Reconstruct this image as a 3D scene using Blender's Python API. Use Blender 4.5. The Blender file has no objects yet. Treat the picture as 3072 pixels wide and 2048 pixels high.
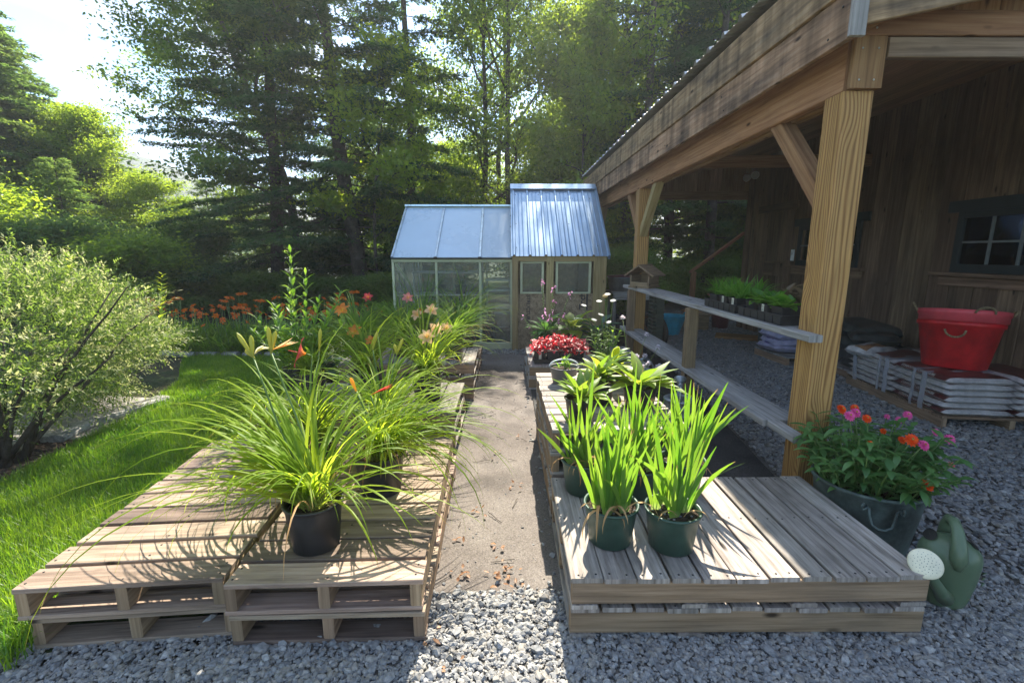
EXPOSURE = 1.85
HAZE = 0.0022
import bpy, math, random
import numpy as np
from mathutils import Vector, Matrix
R = math.radians
PI = math.pi
random.seed(11)
rng = np.random.default_rng(11)
sc = bpy.context.scene
COL = sc.collection
U = random.uniform


def tag(o, label=None, cat=None, group=None, kind=None):
    if label: o['label'] = label
    if cat: o['category'] = cat
    if group: o['group'] = group
    if kind: o['kind'] = kind
    return o


def thing(name, label, cat, loc=(0, 0, 0), rz=0, group=None):
    o = bpy.data.objects.new(name, None)
    o.empty_display_size = .1
    COL.objects.link(o)
    o.location = loc
    o.rotation_euler = (0, 0, rz)
    return tag(o, label, cat, group)


def copy_tree(o, parent=None):
    c = o.copy()
    COL.objects.link(c)
    if parent: c.parent = parent
    for ch in list(o.children): copy_tree(ch, c)
    return c


class MB:
    def __init__(s):
        s.v = []; s.f = []; s.uv = []; s.t = []; s.m = []; s.s = []

    def face(s, idx, uvs, t, m=0, sm=False):
        s.f.append(idx); s.uv.append(uvs); s.t.append(t); s.m.append(m); s.s.append(sm)

    # a board with chamfered long edges; UV u runs along it (metres), v round it
    def board(s, p0, p1, w, t, up=(0, 0, 1), ch=.004, tint=None, m=0, seg=1, wob=0, taper=1):
        p0 = Vector(p0); p1 = Vector(p1); d = (p1 - p0); L = d.length; d.normalize()
        up = Vector(up); side = d.cross(up).normalized(); up = side.cross(d).normalized()
        a, b = w / 2, t / 2; c = min(ch, a * .9, b * .9)
        sec = [(a, -b + c), (a, b - c), (a - c, b), (-a + c, b), (-a, b - c), (-a, -b + c), (-a + c, -b), (a - c, -b)]
        per = [0]
        for i in range(8):
            q = sec[(i + 1) % 8]; r = sec[i]
            per.append(per[-1] + math.hypot(q[0] - r[0], q[1] - r[1]))
        ou, ov = U(0, 40), U(0, 40)
        if tint is None: tint = random.random()
        k0 = len(s.v)
        for i in range(seg + 1):
            f = i / seg; c0 = p0.lerp(p1, f)
            if wob and 0 < i < seg: c0 = c0 + up * U(-wob, wob) + side * U(-wob, wob)
            g = 1 + (taper - 1) * f
            for x, y in sec: s.v.append(c0 + side * x * g + up * y * g)
        for i in range(seg):
            for j in range(8):
                j2 = (j + 1) % 8; u0, u1 = L * i / seg + ou, L * (i + 1) / seg + ou
                s.face((k0 + i * 8 + j, k0 + (i + 1) * 8 + j, k0 + (i + 1) * 8 + j2, k0 + i * 8 + j2),
                       ((u0, per[j] + ov), (u1, per[j] + ov), (u1, per[j + 1] + ov), (u0, per[j + 1] + ov)), tint, m)
        for e, rev in ((0, False), (seg, True)):
            idx = [k0 + e * 8 + j for j in range(8)]; uv = [(sec[j][1] * .6 + ou, sec[j][0] + ov) for j in range(8)]
            if rev: idx.reverse(); uv.reverse()
            s.face(tuple(idx), tuple(uv), tint, m)

    def box(s, c, size, rz=0, tint=None, m=0, ch=.004):
        x, y, z = size; c = Vector(c); M = Matrix.Rotation(rz, 3, 'Z')
        if x >= y and x >= z: d = Vector((x / 2, 0, 0)); w, t, up = y, z, Vector((0, 0, 1))
        elif y >= z: d = Vector((0, y / 2, 0)); w, t, up = x, z, Vector((0, 0, 1))
        else: d = Vector((0, 0, z / 2)); w, t, up = y, x, Vector((1, 0, 0))
        s.board(c - M @ d, c + M @ d, w, t, M @ up, ch, tint, m)

    def tube(s, path, rad, n=8, tint=None, m=0, sm=True, cap=True):
        path = [Vector(p) for p in path]; N = len(path)
        if not hasattr(rad, '__len__'): rad = [rad] * N
        if tint is None: tint = random.random()
        k0 = len(s.v); ov = U(0, 30); acc = U(0, 30); ref = None
        for i, p in enumerate(path):
            t = (path[min(i + 1, N - 1)] - path[max(i - 1, 0)]).normalized()
            if ref is None:
                ref = Vector((0, 0, 1)) if abs(t.z) < .9 else Vector((1, 0, 0))
            x = (ref - t * ref.dot(t)).normalized(); y = t.cross(x); ref = x
            for j in range(n):
                a = 2 * PI * j / n
                s.v.append(p + (x * math.cos(a) + y * math.sin(a)) * rad[i])
        for i in range(N - 1):
            L = (path[i + 1] - path[i]).length; r = max(rad[i], 1e-4)
            for j in range(n):
                j2 = (j + 1) % n; v0, v1 = 2 * PI * r * j / n + ov, 2 * PI * r * (j + 1) / n + ov
                s.face((k0 + i * n + j, k0 + i * n + j2, k0 + (i + 1) * n + j2, k0 + (i + 1) * n + j),
                       ((acc, v0), (acc, v1), (acc + L, v1), (acc + L, v0)), tint, m, sm)
            acc += L
        if cap:
            for e, rev in ((0, True), (N - 1, False)):
                idx = [k0 + e * n + j for j in range(n)]
                if rev: idx.reverse()
                s.face(tuple(idx), tuple((math.cos(k) * .05, math.sin(k) * .05) for k in range(n)), tint, m)

    def lathe(s, prof, n=32, c=(0, 0, 0), ab=(1, 1), rz=0, tint=.5, m=0, sm=True, close=False, mat=None, wob=None):
        k0 = len(s.v); c = Vector(c); N = len(prof); acc = 0
        for i, (r, z) in enumerate(prof):
            for j in range(n):
                a = 2 * PI * j / n; q = 1 + (wob(a, z) if wob else 0)
                p = Vector((r * q * ab[0] * math.cos(a), r * q * ab[1] * math.sin(a), z))
                if rz: p = Matrix.Rotation(rz, 3, 'Z') @ p
                if mat: p = mat @ p
                s.v.append(c + p)
        for i in range(N - 1):
            L = math.hypot(prof[i + 1][0] - prof[i][0], prof[i + 1][1] - prof[i][1])
            for j in range(n):
                j2 = (j + 1) % n; r = .15
                s.face((k0 + i * n + j, k0 + i * n + j2, k0 + (i + 1) * n + j2, k0 + (i + 1) * n + j),
                       ((acc, 2 * PI * r * j / n), (acc, 2 * PI * r * (j + 1) / n), (acc + L, 2 * PI * r * (j + 1) / n), (acc + L, 2 * PI * r * j / n)), tint, m, sm)
            acc += L

    def disc(s, c, r, n=24, ab=(1, 1), tint=.5, m=0, jit=0):
        k0 = len(s.v); c = Vector(c)
        s.v.append(c)
        for j in range(n):
            a = 2 * PI * j / n
            s.v.append(c + Vector((r * ab[0] * math.cos(a), r * ab[1] * math.sin(a), U(-jit, jit))))
        for j in range(n):
            j2 = (j + 1) % n
            s.face((k0, k0 + 1 + j, k0 + 1 + j2), tuple((s.v[k].x, s.v[k].y) for k in (k0, k0 + 1 + j, k0 + 1 + j2)), tint, m, True)

    # long leaf: path of points, half widths, fold; two faces across
    def blade(s, path, wid, side, fold=.25, tint=None, m=0):
        if tint is None: tint = random.random()
        k0 = len(s.v); N = len(path)
        for i, p in enumerate(path):
            p = Vector(p); t = (Vector(path[min(i + 1, N - 1)]) - Vector(path[max(i - 1, 0)])).normalized()
            sd = (Vector(side) - t * Vector(side).dot(t)).normalized(); nn = sd.cross(t); w = wid[i]
            s.v.append(p + sd * w + nn * w * fold); s.v.append(p); s.v.append(p - sd * w + nn * w * fold)
        for i in range(N - 1):
            u0, u1 = i / (N - 1), (i + 1) / (N - 1); a = k0 + 3 * i
            for q in (0, 1):
                s.face((a + q, a + q + 1, a + q + 4, a + q + 3), ((u0, q * .5), (u0, q * .5 + .5), (u1, q * .5 + .5), (u1, q * .5)), tint, m, True)

    # broad leaf from base along direction, with curl
    def leaf(s, base, d, up, L, W, curl=.6, fold=.2, seg=5, shape=1., tint=None, m=0, wave=0):
        d = Vector(d).normalized(); up = Vector(up); side = d.cross(up)
        if side.length < 1e-3: side = d.cross(Vector((1, 0, .1)))
        side.normalize(); nn = side.cross(d).normalized()
        path = [Vector(base)]; wid = [W * .12]; p = Vector(base); e = 0
        for i in range(1, seg + 1):
            f = i / seg; e = curl * (f - .5 / seg)
            p = p + (d * math.cos(e) - nn * math.sin(e)) * (L / seg)
            path.append(p.copy()); wid.append(W * max(.02, math.sin(PI * min(1, f ** shape)) * .5) if f < 1 else .0008)
        if wave:
            wid = [w * (1 + U(-wave, wave)) for w in wid]
        s.blade(path, wid, side, fold, tint, m)

    def ell(s, c, r, n=8, k=5, tint=None, m=0, d=None):
        prof = [(math.sin(PI * i / k) * r[0] + 1e-5, -math.cos(PI * i / k) * r[2]) for i in range(k + 1)]
        M = None
        if d is not None: M = Vector(d).to_track_quat('Z', 'Y').to_matrix()
        s.lathe(prof, n, c, (1, r[1] / r[0]), 0, random.random() if tint is None else tint, m, True, mat=M)

    def build(s, name, mats, parent=None, world=False, **kw):
        me = bpy.data.meshes.new(name)
        vs = s.v
        if world and parent is not None:
            o0 = parent.location; vs = [Vector(v) - o0 for v in s.v]
        me.from_pydata([tuple(v) for v in vs], [], s.f)
        if not isinstance(mats, (list, tuple)): mats = [mats]
        for m in mats: me.materials.append(m)
        ul = me.uv_layers.new(name='UVMap')
        flat = np.array([c for f in s.uv for q in f for c in q], dtype=np.float32)
        ul.data.foreach_set('uv', flat)
        at = me.attributes.new('tint', 'FLOAT', 'FACE')
        at.data.foreach_set('value', np.array(s.t, dtype=np.float32))
        me.polygons.foreach_set('material_index', np.array(s.m, dtype=np.int32))
        me.polygons.foreach_set('use_smooth', np.array(s.s, dtype=bool))
        me.update()
        o = bpy.data.objects.new(name, me); COL.objects.link(o)
        if parent is not None: o.parent = parent
        return tag(o, **kw)


def mesh_np(name, V, F, T, mats, parent=None, mi=None, smooth=False, **kw):
    """V (n,3), F (m,k) equal-sized faces, T (m,) tint"""
    me = bpy.data.meshes.new(name); n, m, k = len(V), len(F), F.shape[1]
    me.vertices.add(n); me.vertices.foreach_set('co', np.ascontiguousarray(V, dtype=np.float32).ravel())
    me.loops.add(m * k); me.loops.foreach_set('vertex_index', np.ascontiguousarray(F, dtype=np.int32).ravel())
    me.polygons.add(m); me.polygons.foreach_set('loop_start', np.arange(0, m * k, k, dtype=np.int32))
    if not isinstance(mats, (list, tuple)): mats = [mats]
    for q in mats: me.materials.append(q)
    at = me.attributes.new('tint', 'FLOAT', 'FACE'); at.data.foreach_set('value', np.asarray(T, dtype=np.float32))
    if mi is not None: me.polygons.foreach_set('material_index', np.asarray(mi, dtype=np.int32))
    me.polygons.foreach_set('use_smooth', np.full(m, smooth))
    me.update(calc_edges=True); me.validate()
    o = bpy.data.objects.new(name, me); COL.objects.link(o)
    if parent is not None: o.parent = parent
    return tag(o, **kw)


def unit(a):
    return a / np.maximum(np.linalg.norm(a, axis=-1, keepdims=True), 1e-9)


def leaf_cloud(P, D, N, L, W):
    """one folded quad per leaf: base P, direction D, normal N, length L, width W"""
    D = unit(D); S = unit(np.cross(D, N)); n = len(P); L = np.broadcast_to(L, n)[:, None]; W = np.broadcast_to(W, n)[:, None]
    NN = np.cross(S, D)
    V = np.stack([P, P + D * L * .45 + S * W * .5 + NN * W * .12, P + D * L, P + D * L * .45 - S * W * .5 + NN * W * .12], 1).reshape(-1, 3)
    F = np.arange(4 * n).reshape(n, 4)
    return V, F


# ------------------------------------------------------------------ materials
def nt(name):
    m = bpy.data.materials.new(name); m.use_nodes = True; t = m.node_tree; t.nodes.clear()
    o = t.nodes.new('ShaderNodeOutputMaterial')
    return m, t, o


def nd(t, typ, **kw):
    n = t.nodes.new('ShaderNode' + typ)
    for k, v in kw.items():
        if k.startswith('i_'): n.inputs[k[2:].replace('_', ' ')].default_value = v
        else: setattr(n, k, v)
    return n


def lk(t, a, ao, b, bi): t.links.new(a.outputs[ao], b.inputs[bi])


def ramp(t, stops):
    n = nd(t, 'ValToRGB'); e = n.color_ramp.elements
    while len(e) < len(stops): e.new(.5)
    for q, (p, c) in zip(e, stops): q.position = p; q.color = (*c, 1) if len(c) == 3 else c
    return n


def mixc(t, blend='MIX', fac=None):
    n = nd(t, 'Mix', data_type='RGBA', blend_type=blend)
    if fac is not None: n.inputs[0].default_value = fac
    return n   # inputs 0 fac, 6 A, 7 B ; output 2


def tint_node(t): return nd(t, 'Attribute', attribute_name='tint')


def wood(name, c1, c2, c3, su=1.2, sv=34, rough=.8, var=.5, stain=(.05, .04, .035), stain_amt=.55, stain_scale=2.2, bump=.25, hue=.03, drip=0):
    m, t, o = nt(name); b = nd(t, 'BsdfPrincipled'); uv = nd(t, 'UVMap', uv_map='UVMap'); tn = tint_node(t)
    b.inputs['Roughness'].default_value = rough; b.inputs['Specular IOR Level'].default_value = .25
    mp = nd(t, 'Mapping'); mp.inputs['Scale'].default_value = (su, sv, 1); lk(t, uv, 0, mp, 0)
    n1 = nd(t, 'TexNoise', i_Scale=1.6, i_Detail=9., i_Roughness=.62, i_Distortion=.35); lk(t, mp, 0, n1, 'Vector')
    r = ramp(t, [(.28, c1), (.5, c2), (.74, c3)]); lk(t, n1, 0, r, 0)
    mp2 = nd(t, 'Mapping'); mp2.inputs['Scale'].default_value = (1., 3.2, 1); lk(t, uv, 0, mp2, 0)
    n2 = nd(t, 'TexNoise', i_Scale=stain_scale, i_Detail=6., i_Roughness=.6); lk(t, mp2, 0, n2, 'Vector')
    r2 = ramp(t, [(.46, (0, 0, 0)), (.72, (1, 1, 1))]); lk(t, n2, 0, r2, 0)
    ma = nd(t, 'Math', operation='MULTIPLY'); ma.inputs[1].default_value = stain_amt; lk(t, r2, 0, ma, 0)
    mx = mixc(t); lk(t, ma, 0, mx, 0); lk(t, r, 0, mx, 6); mx.inputs[7].default_value = (*stain, 1)
    if drip:      # old water runs across the grain, dark and pale
        mpd = nd(t, 'Mapping'); mpd.inputs['Scale'].default_value = (9., .9, 1); lk(t, uv, 0, mpd, 0); n5 = nd(t, 'TexNoise', i_Scale=1., i_Detail=3., i_Roughness=.5); lk(t, mpd, 0, n5, 'Vector')
        r5 = ramp(t, [(.36, (1 - drip,) * 3), (.52, (1, 1, 1)), (.68, (1 + drip * 1.1, 1 + drip * 1.1, 1 + drip * 1.15))]); lk(t, n5, 0, r5, 0); x5 = mixc(t, 'MULTIPLY', 1.); lk(t, mx, 2, x5, 6); lk(t, r5, 0, x5, 7); mx = x5
    # knots
    mp3 = nd(t, 'Mapping'); mp3.inputs['Scale'].default_value = (3.2, 9, 1); lk(t, uv, 0, mp3, 0)
    vo = nd(t, 'TexVoronoi', i_Scale=1., i_Randomness=1.); lk(t, mp3, 0, vo, 'Vector')
    r3 = ramp(t, [(.05, (1, 1, 1)), (.13, (0, 0, 0))]); lk(t, vo, 'Distance', r3, 0)
    mx3 = mixc(t); lk(t, r3, 0, mx3, 0); lk(t, mx, 2, mx3, 6); mx3.inputs[7].default_value = tuple(.35 * x for x in c1) + (1,)
    hs = nd(t, 'HueSaturation')
    ml = nd(t, 'MapRange'); ml.inputs['To Min'].default_value = 1 - var; ml.inputs['To Max'].default_value = 1 + var; lk(t, tn, 'Fac', ml, 0)
    lk(t, ml, 0, hs, 'Value'); lk(t, mx3, 2, hs, 'Color')
    mh = nd(t, 'MapRange'); mh.inputs['To Min'].default_value = .5 - hue * .35; mh.inputs['To Max'].default_value = .5 + hue * .15
    fr = nd(t, 'Math', operation='FRACT'); m7 = nd(t, 'Math', operation='MULTIPLY'); m7.inputs[1].default_value = 7.3
    lk(t, tn, 'Fac', m7, 0); lk(t, m7, 0, fr, 0); lk(t, fr, 0, mh, 0); lk(t, mh, 0, hs, 'Hue')
    lk(t, hs, 0, b, 'Base Color')
    bp = nd(t, 'Bump', i_Strength=bump, i_Distance=.004); lk(t, n1, 0, bp, 'Height'); lk(t, bp, 0, b, 'Normal')
    lk(t, b, 0, o, 0)
    return m


def plain(name, c, rough=.5, metal=0, var=.15, noise=.15, nscale=8, spec=.4, bump=0, coat=0):
    m, t, o = nt(name); b = nd(t, 'BsdfPrincipled'); tn = tint_node(t); tc = nd(t, 'TexCoord')
    b.inputs['Roughness'].default_value = rough; b.inputs['Metallic'].default_value = metal; b.inputs['Specular IOR Level'].default_value = spec
    b.inputs['Coat Weight'].default_value = coat
    n = nd(t, 'TexNoise', i_Scale=float(nscale), i_Detail=7., i_Roughness=.65); lk(t, tc, 'Object', n, 'Vector')
    r = ramp(t, [(.3, tuple(x * (1 - noise * 2) for x in c)), (.7, tuple(min(1, x * (1 + noise * 1.3)) for x in c))]); lk(t, n, 0, r, 0)
    hs = nd(t, 'HueSaturation'); ml = nd(t, 'MapRange'); ml.inputs['To Min'].default_value = 1 - var; ml.inputs['To Max'].default_value = 1 + var
    lk(t, tn, 'Fac', ml, 0); lk(t, ml, 0, hs, 'Value'); lk(t, r, 0, hs, 'Color'); lk(t, hs, 0, b, 'Base Color')
    rr = nd(t, 'MapRange'); rr.inputs['To Min'].default_value = max(.05, rough - .12); rr.inputs['To Max'].default_value = min(1, rough + .12)
    lk(t, n, 0, rr, 0); lk(t, rr, 0, b, 'Roughness')
    if bump:
        bp = nd(t, 'Bump', i_Strength=bump, i_Distance=.01); lk(t, n, 0, bp, 'Height'); lk(t, bp, 0, b, 'Normal')
    lk(t, b, 0, o, 0)
    return m


def leafm(name, cA, cB, tA=None, tB=None, tr=.5, gloss=.07, rough=.42, base=None, tip=None, vein=0):
    """thin leaf: diffuse + translucent + sheen; 'tint' picks between two greens"""
    m, t, o = nt(name); tn = tint_node(t)
    tA = tA or tuple(min(1, x * 2.1) for x in cA); tB = tB or tuple(min(1, x * 2.0) for x in cB)
    def pick(a, b):
        x = mixc(t); lk(t, tn, 'Fac', x, 0); x.inputs[6].default_value = (*a, 1); x.inputs[7].default_value = (*b, 1); return x
    a, q = pick(cA, cB), pick(tA, tB)
    if base:     # colour of the leaf foot / throat, along UV u
        uv = nd(t, 'UVMap', uv_map='UVMap'); sx = nd(t, 'SeparateXYZ'); lk(t, uv, 0, sx, 0)
        r = ramp(t, [(.0, (1, 1, 1)), (base[1], (0, 0, 0))]); lk(t, sx, 0, r, 0)
        for x in (0, 1):
            y = mixc(t); lk(t, r, 0, y, 0); lk(t, (a, q)[x], 2, y, 6); y.inputs[7].default_value = (*base[0], 1)
            if x == 0: a2 = y
            else: q2 = y
        a, q = a2, q2
    if tip or vein:
        uv = nd(t, 'UVMap', uv_map='UVMap')
    if vein:
        mp = nd(t, 'Mapping'); mp.inputs['Scale'].default_value = (2.2, 26, 1); lk(t, uv, 0, mp, 0); tc = nd(t, 'TexCoord'); ad = nd(t, 'VectorMath', operation='MULTIPLY_ADD'); ad.inputs[1].default_value = (9, 9, 9); lk(t, tc, 'Object', ad, 0); lk(t, mp, 0, ad, 2)
        n = nd(t, 'TexNoise', i_Scale=1., i_Detail=4.); lk(t, ad, 0, n, 'Vector'); rv = ramp(t, [(.3, (1 - vein,) * 3), (.7, (1 + vein,) * 3)]); lk(t, n, 0, rv, 0)
        y = mixc(t, 'MULTIPLY', 1.); lk(t, a, 2, y, 6); lk(t, rv, 0, y, 7); y2 = mixc(t, 'MULTIPLY', 1.); lk(t, q, 2, y2, 6); lk(t, rv, 0, y2, 7); a, q = y, y2
    if tip:
        sx = nd(t, 'SeparateXYZ'); lk(t, uv, 0, sx, 0); m7 = nd(t, 'Math', operation='MULTIPLY_ADD'); m7.inputs[1].default_value = .12; m7.inputs[2].default_value = -.06; lk(t, tn, 'Fac', m7, 0); ad = nd(t, 'Math', operation='ADD'); lk(t, sx, 0, ad, 0); lk(t, m7, 0, ad, 1)
        r = ramp(t, [(tip[1], (0, 0, 0)), (min(1, tip[1] + .06), (1, 1, 1))]); lk(t, ad, 0, r, 0); o2 = []
        for x in (a, q):
            y = mixc(t); lk(t, r, 0, y, 0); lk(t, x, 2, y, 6); y.inputs[7].default_value = (*tip[0], 1); o2.append(y)
        a, q = o2
    d = nd(t, 'BsdfDiffuse'); lk(t, a, 2, d, 0); l = nd(t, 'BsdfTranslucent'); lk(t, q, 2, l, 0)
    x = nd(t, 'MixShader'); x.inputs[0].default_value = tr; lk(t, d, 0, x, 1); lk(t, l, 0, x, 2)
    g = nd(t, 'BsdfGlossy', i_Roughness=rough); y = nd(t, 'MixShader'); y.inputs[0].default_value = gloss * .5
    lk(t, x, 0, y, 1); lk(t, g, 0, y, 2); lk(t, y, 0, o, 0)
    return m


def glassm(name, tintc=(.93, .96, .94), refl=1.0, rough=.02, haze=0., hazec=(.8, .85, .82)):
    """thin pane: clear with a fresnel reflection and an optional pale haze"""
    m, t, o = nt(name); tr = nd(t, 'BsdfTransparent'); tr.inputs[0].default_value = (*tintc, 1)
    g = nd(t, 'BsdfGlossy', i_Roughness=rough); f = nd(t, 'Fresnel', i_IOR=1.5); mu = nd(t, 'Math', operation='MULTIPLY'); mu.inputs[1].default_value = refl; mu.use_clamp = True
    lk(t, f, 0, mu, 0); x = nd(t, 'MixShader'); lk(t, mu, 0, x, 0); lk(t, tr, 0, x, 1); lk(t, g, 0, x, 2)
    tc = nd(t, 'TexCoord'); n = nd(t, 'TexNoise', i_Scale=3., i_Detail=3.); lk(t, tc, 'Object', n, 'Vector')
    bp = nd(t, 'Bump', i_Strength=.08, i_Distance=.02); lk(t, n, 0, bp, 'Height'); lk(t, bp, 0, g, 'Normal')
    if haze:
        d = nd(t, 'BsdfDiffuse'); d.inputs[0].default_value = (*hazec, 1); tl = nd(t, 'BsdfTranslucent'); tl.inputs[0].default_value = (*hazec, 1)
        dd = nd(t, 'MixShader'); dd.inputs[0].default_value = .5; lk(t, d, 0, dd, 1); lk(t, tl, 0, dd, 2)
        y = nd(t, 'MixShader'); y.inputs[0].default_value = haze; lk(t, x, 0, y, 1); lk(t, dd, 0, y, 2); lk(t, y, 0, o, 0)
    else: lk(t, x, 0, o, 0)
    return m


def groundm(name, cols, scale=3., fine=40., rough=.95, bump=.5, dist=.02, spots=None):
    m, t, o = nt(name); b = nd(t, 'BsdfPrincipled'); b.inputs['Roughness'].default_value = rough; b.inputs['Specular IOR Level'].default_value = .15
    tc = nd(t, 'TexCoord'); n = nd(t, 'TexNoise', i_Scale=scale, i_Detail=10., i_Roughness=.62); lk(t, tc, 'Object', n, 'Vector')
    r = ramp(t, [(.3 + .4 * i / (len(cols) - 1), c) for i, c in enumerate(cols)]); lk(t, n, 0, r, 0)
    n2 = nd(t, 'TexNoise', i_Scale=fine, i_Detail=6., i_Roughness=.7); lk(t, tc, 'Object', n2, 'Vector')
    r2 = ramp(t, [(.3, (.45, .45, .45)), (.7, (1.35, 1.35, 1.35))]); lk(t, n2, 0, r2, 0)
    x = mixc(t, 'MULTIPLY', 1.); lk(t, r, 0, x, 6); lk(t, r2, 0, x, 7); out = x
    if spots:
        v = nd(t, 'TexVoronoi', i_Scale=float(spots[0])); lk(t, tc, 'Object', v, 'Vector'); r3 = ramp(t, [(spots[2], (1, 1, 1)), (spots[2] + .06, (0, 0, 0))]); lk(t, v, 'Distance', r3, 0)
        y = mixc(t); lk(t, r3, 0, y, 0); lk(t, x, 2, y, 6); y.inputs[7].default_value = (*spots[1], 1); out = y
    lk(t, out, 2, b, 'Base Color')
    bp = nd(t, 'Bump', i_Strength=bump, i_Distance=dist); lk(t, n2, 0, bp, 'Height'); lk(t, bp, 0, b, 'Normal'); lk(t, b, 0, o, 0)
    return m


M = {}
M['pal_tan'] = wood('weathered tan pallet wood', (.11, .078, .054), (.265, .195, .138), (.40, .315, .24), stain=(.10, .078, .058), stain_amt=.75, var=.42, su=1.6, hue=.05)
M['pal_grey'] = wood('weathered grey pallet wood', (.12, .098, .078), (.31, .268, .228), (.49, .435, .38), stain=(.09, .078, .066), stain_amt=.8, var=.22, su=1.8, stain_scale=3.)
M['pal_side'] = wood('brown pallet stringer wood', (.12, .075, .04), (.27, .185, .11), (.38, .27, .17), var=.25, stain=(.09, .075, .06), stain_amt=.5)
M['shelf'] = wood('grey shelf board wood', (.16, .145, .13), (.33, .31, .285), (.47, .44, .40), var=.15, stain=(.10, .09, .08))
M['fascia'] = wood('stained fascia wood', (.14, .088, .05), (.34, .215, .115), (.45, .32, .20), su=1.5, sv=22, var=.12, stain=(.035, .03, .028), stain_amt=.85, stain_scale=1.7, drip=.42)
M['rough_brown'] = wood('reddish brown rough sawn wood', (.18, .086, .034), (.33, .178, .076), (.44, .26, .125), var=.2, stain=(.09, .05, .03), stain_amt=.4)
M['siding'] = wood('dark brown barn board wood', (.10, .062, .037), (.19, .122, .074), (.29, .195, .122), su=.9, sv=20, var=.35, stain=(.028, .022, .018), stain_amt=.6, stain_scale=1.4)
M['trimdark'] = plain('dark blue green window trim paint', (.025, .032, .032), .6)
M['stud'] = wood('yellow brown treated stud wood', (.20, .14, .06), (.36, .27, .12), (.45, .35, .17), var=.15, stain_amt=.2)
M['cedar'] = wood('brown bird feeder wood', (.12, .08, .045), (.23, .16, .09), (.32, .23, .13), var=.2)


def post_mat():
    m, t, o = nt('striped yellow pine post wood'); b = nd(t, 'BsdfPrincipled'); b.inputs['Roughness'].default_value = .6; b.inputs['Specular IOR Level'].default_value = .3
    uv = nd(t, 'UVMap', uv_map='UVMap')
    # a few knots bend the growth rings: push v away near voronoi cell centres
    mpk = nd(t, 'Mapping'); mpk.inputs['Scale'].default_value = (1.9, 5.5, 1); lk(t, uv, 0, mpk, 0)
    vo = nd(t, 'TexVoronoi', i_Scale=1.); lk(t, mpk, 0, vo, 'Vector')
    kd = ramp(t, [(.0, (1, 1, 1)), (.42, (0, 0, 0))]); kd.color_ramp.interpolation = 'EASE'; lk(t, vo, 'Distance', kd, 0)
    mp = nd(t, 'Mapping'); mp.inputs['Scale'].default_value = (.42, 4.5, 1); lk(t, uv, 0, mp, 0)
    n = nd(t, 'TexNoise', i_Scale=1., i_Detail=2.5); lk(t, mp, 0, n, 'Vector')
    sx = nd(t, 'SeparateXYZ'); lk(t, uv, 0, sx, 0)
    a = nd(t, 'Math', operation='MULTIPLY_ADD'); a.inputs[1].default_value = .24; lk(t, n, 0, a, 0); lk(t, sx, 1, a, 2)
    a2 = nd(t, 'Math', operation='MULTIPLY_ADD'); a2.inputs[1].default_value = .06; lk(t, kd, 0, a2, 0); lk(t, a, 0, a2, 2)
    f = nd(t, 'Math', operation='MULTIPLY'); f.inputs[1].default_value = 390.; lk(t, a2, 0, f, 0)
    s = nd(t, 'Math', operation='SINE'); lk(t, f, 0, s, 0)
    r = ramp(t, [(.0, (.48, .275, .095)), (.5, (.44, .245, .08)), (.88, (.30, .155, .05)), (1., (.24, .115, .036))])
    mr = nd(t, 'MapRange'); mr.inputs['From Min'].default_value = -1; lk(t, s, 0, mr, 0); lk(t, mr, 0, r, 0)
    n3 = nd(t, 'TexNoise', i_Scale=1., i_Detail=7., i_Roughness=.7); mp3 = nd(t, 'Mapping'); mp3.inputs['Scale'].default_value = (3, 60, 1); lk(t, uv, 0, mp3, 0); lk(t, mp3, 0, n3, 'Vector')
    r3 = ramp(t, [(.3, (.62, .62, .62)), (.7, (1.25, 1.22, 1.15))]); lk(t, n3, 0, r3, 0)
    x = mixc(t, 'MULTIPLY', .8); lk(t, r, 0, x, 6); lk(t, r3, 0, x, 7)
    kk = ramp(t, [(.03, (1, 1, 1)), (.10, (0, 0, 0))]); lk(t, vo, 'Distance', kk, 0)
    y = mixc(t); lk(t, kk, 0, y, 0); lk(t, x, 2, y, 6); y.inputs[7].default_value = (.16, .065, .02, 1)
    lk(t, y, 2, b, 'Base Color'); bp = nd(t, 'Bump', i_Strength=.25, i_Distance=.004); lk(t, n3, 0, bp, 'Height'); lk(t, bp, 0, b, 'Normal'); lk(t, b, 0, o, 0)
    return m


M['post'] = post_mat()
M['nail'] = plain('near black fittings and hole shade', (.02, .018, .016), .6)
M['screw'] = plain('bright screw head', (.6, .6, .58), .35, 1.)
M['blackpot'] = plain('black nursery pot plastic', (.028, .028, .030), .42, noise=.25, nscale=14)
M['greenpot'] = plain('dark green nursery pot plastic', (.036, .075, .055), .38, noise=.18, nscale=10)
M['soil'] = groundm('potting soil', [(.02, .013, .009), (.05, .035, .024), (.10, .075, .05)], 30, 120, bump=1., dist=.01)
M['galv'] = plain('galvanised steel', (.33, .36, .38), .5, .75, noise=.2, nscale=9)
M['tubgreen'] = plain('green patinated tub metal', (.105, .135, .12), .5, .35, noise=.45, nscale=7)
M['red'] = plain('red tub plastic', (.56, .020, .024), .38, noise=.22, nscale=5)
M['pink'] = plain('pale red tub plastic', (.70, .085, .10), .4, noise=.1, nscale=6)
M['rope'] = plain('worn rope', (.26, .19, .10), .9, noise=.3, nscale=80)
M['blue'] = plain('turquoise tub plastic', (.03, .44, .62), .4)
M['cangreen'] = plain('olive green can plastic', (.105, .15, .085), .34, noise=.08, nscale=5)
M['cream'] = plain('cream rose plastic', (.72, .66, .47), .45)
M['white'] = plain('white plastic', (.75, .75, .73), .5)
M['tagm'] = plain('pale plant tag', (.62, .60, .48), .6)
M['steelblue'] = plain('bluish galvanised metal roof', (.34, .47, .62), .34, .62, var=.05, noise=.08, nscale=2.5)
M['alu'] = plain('pale yellow green aluminium frame', (.50, .51, .33), .45, .25, noise=.1)
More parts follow.
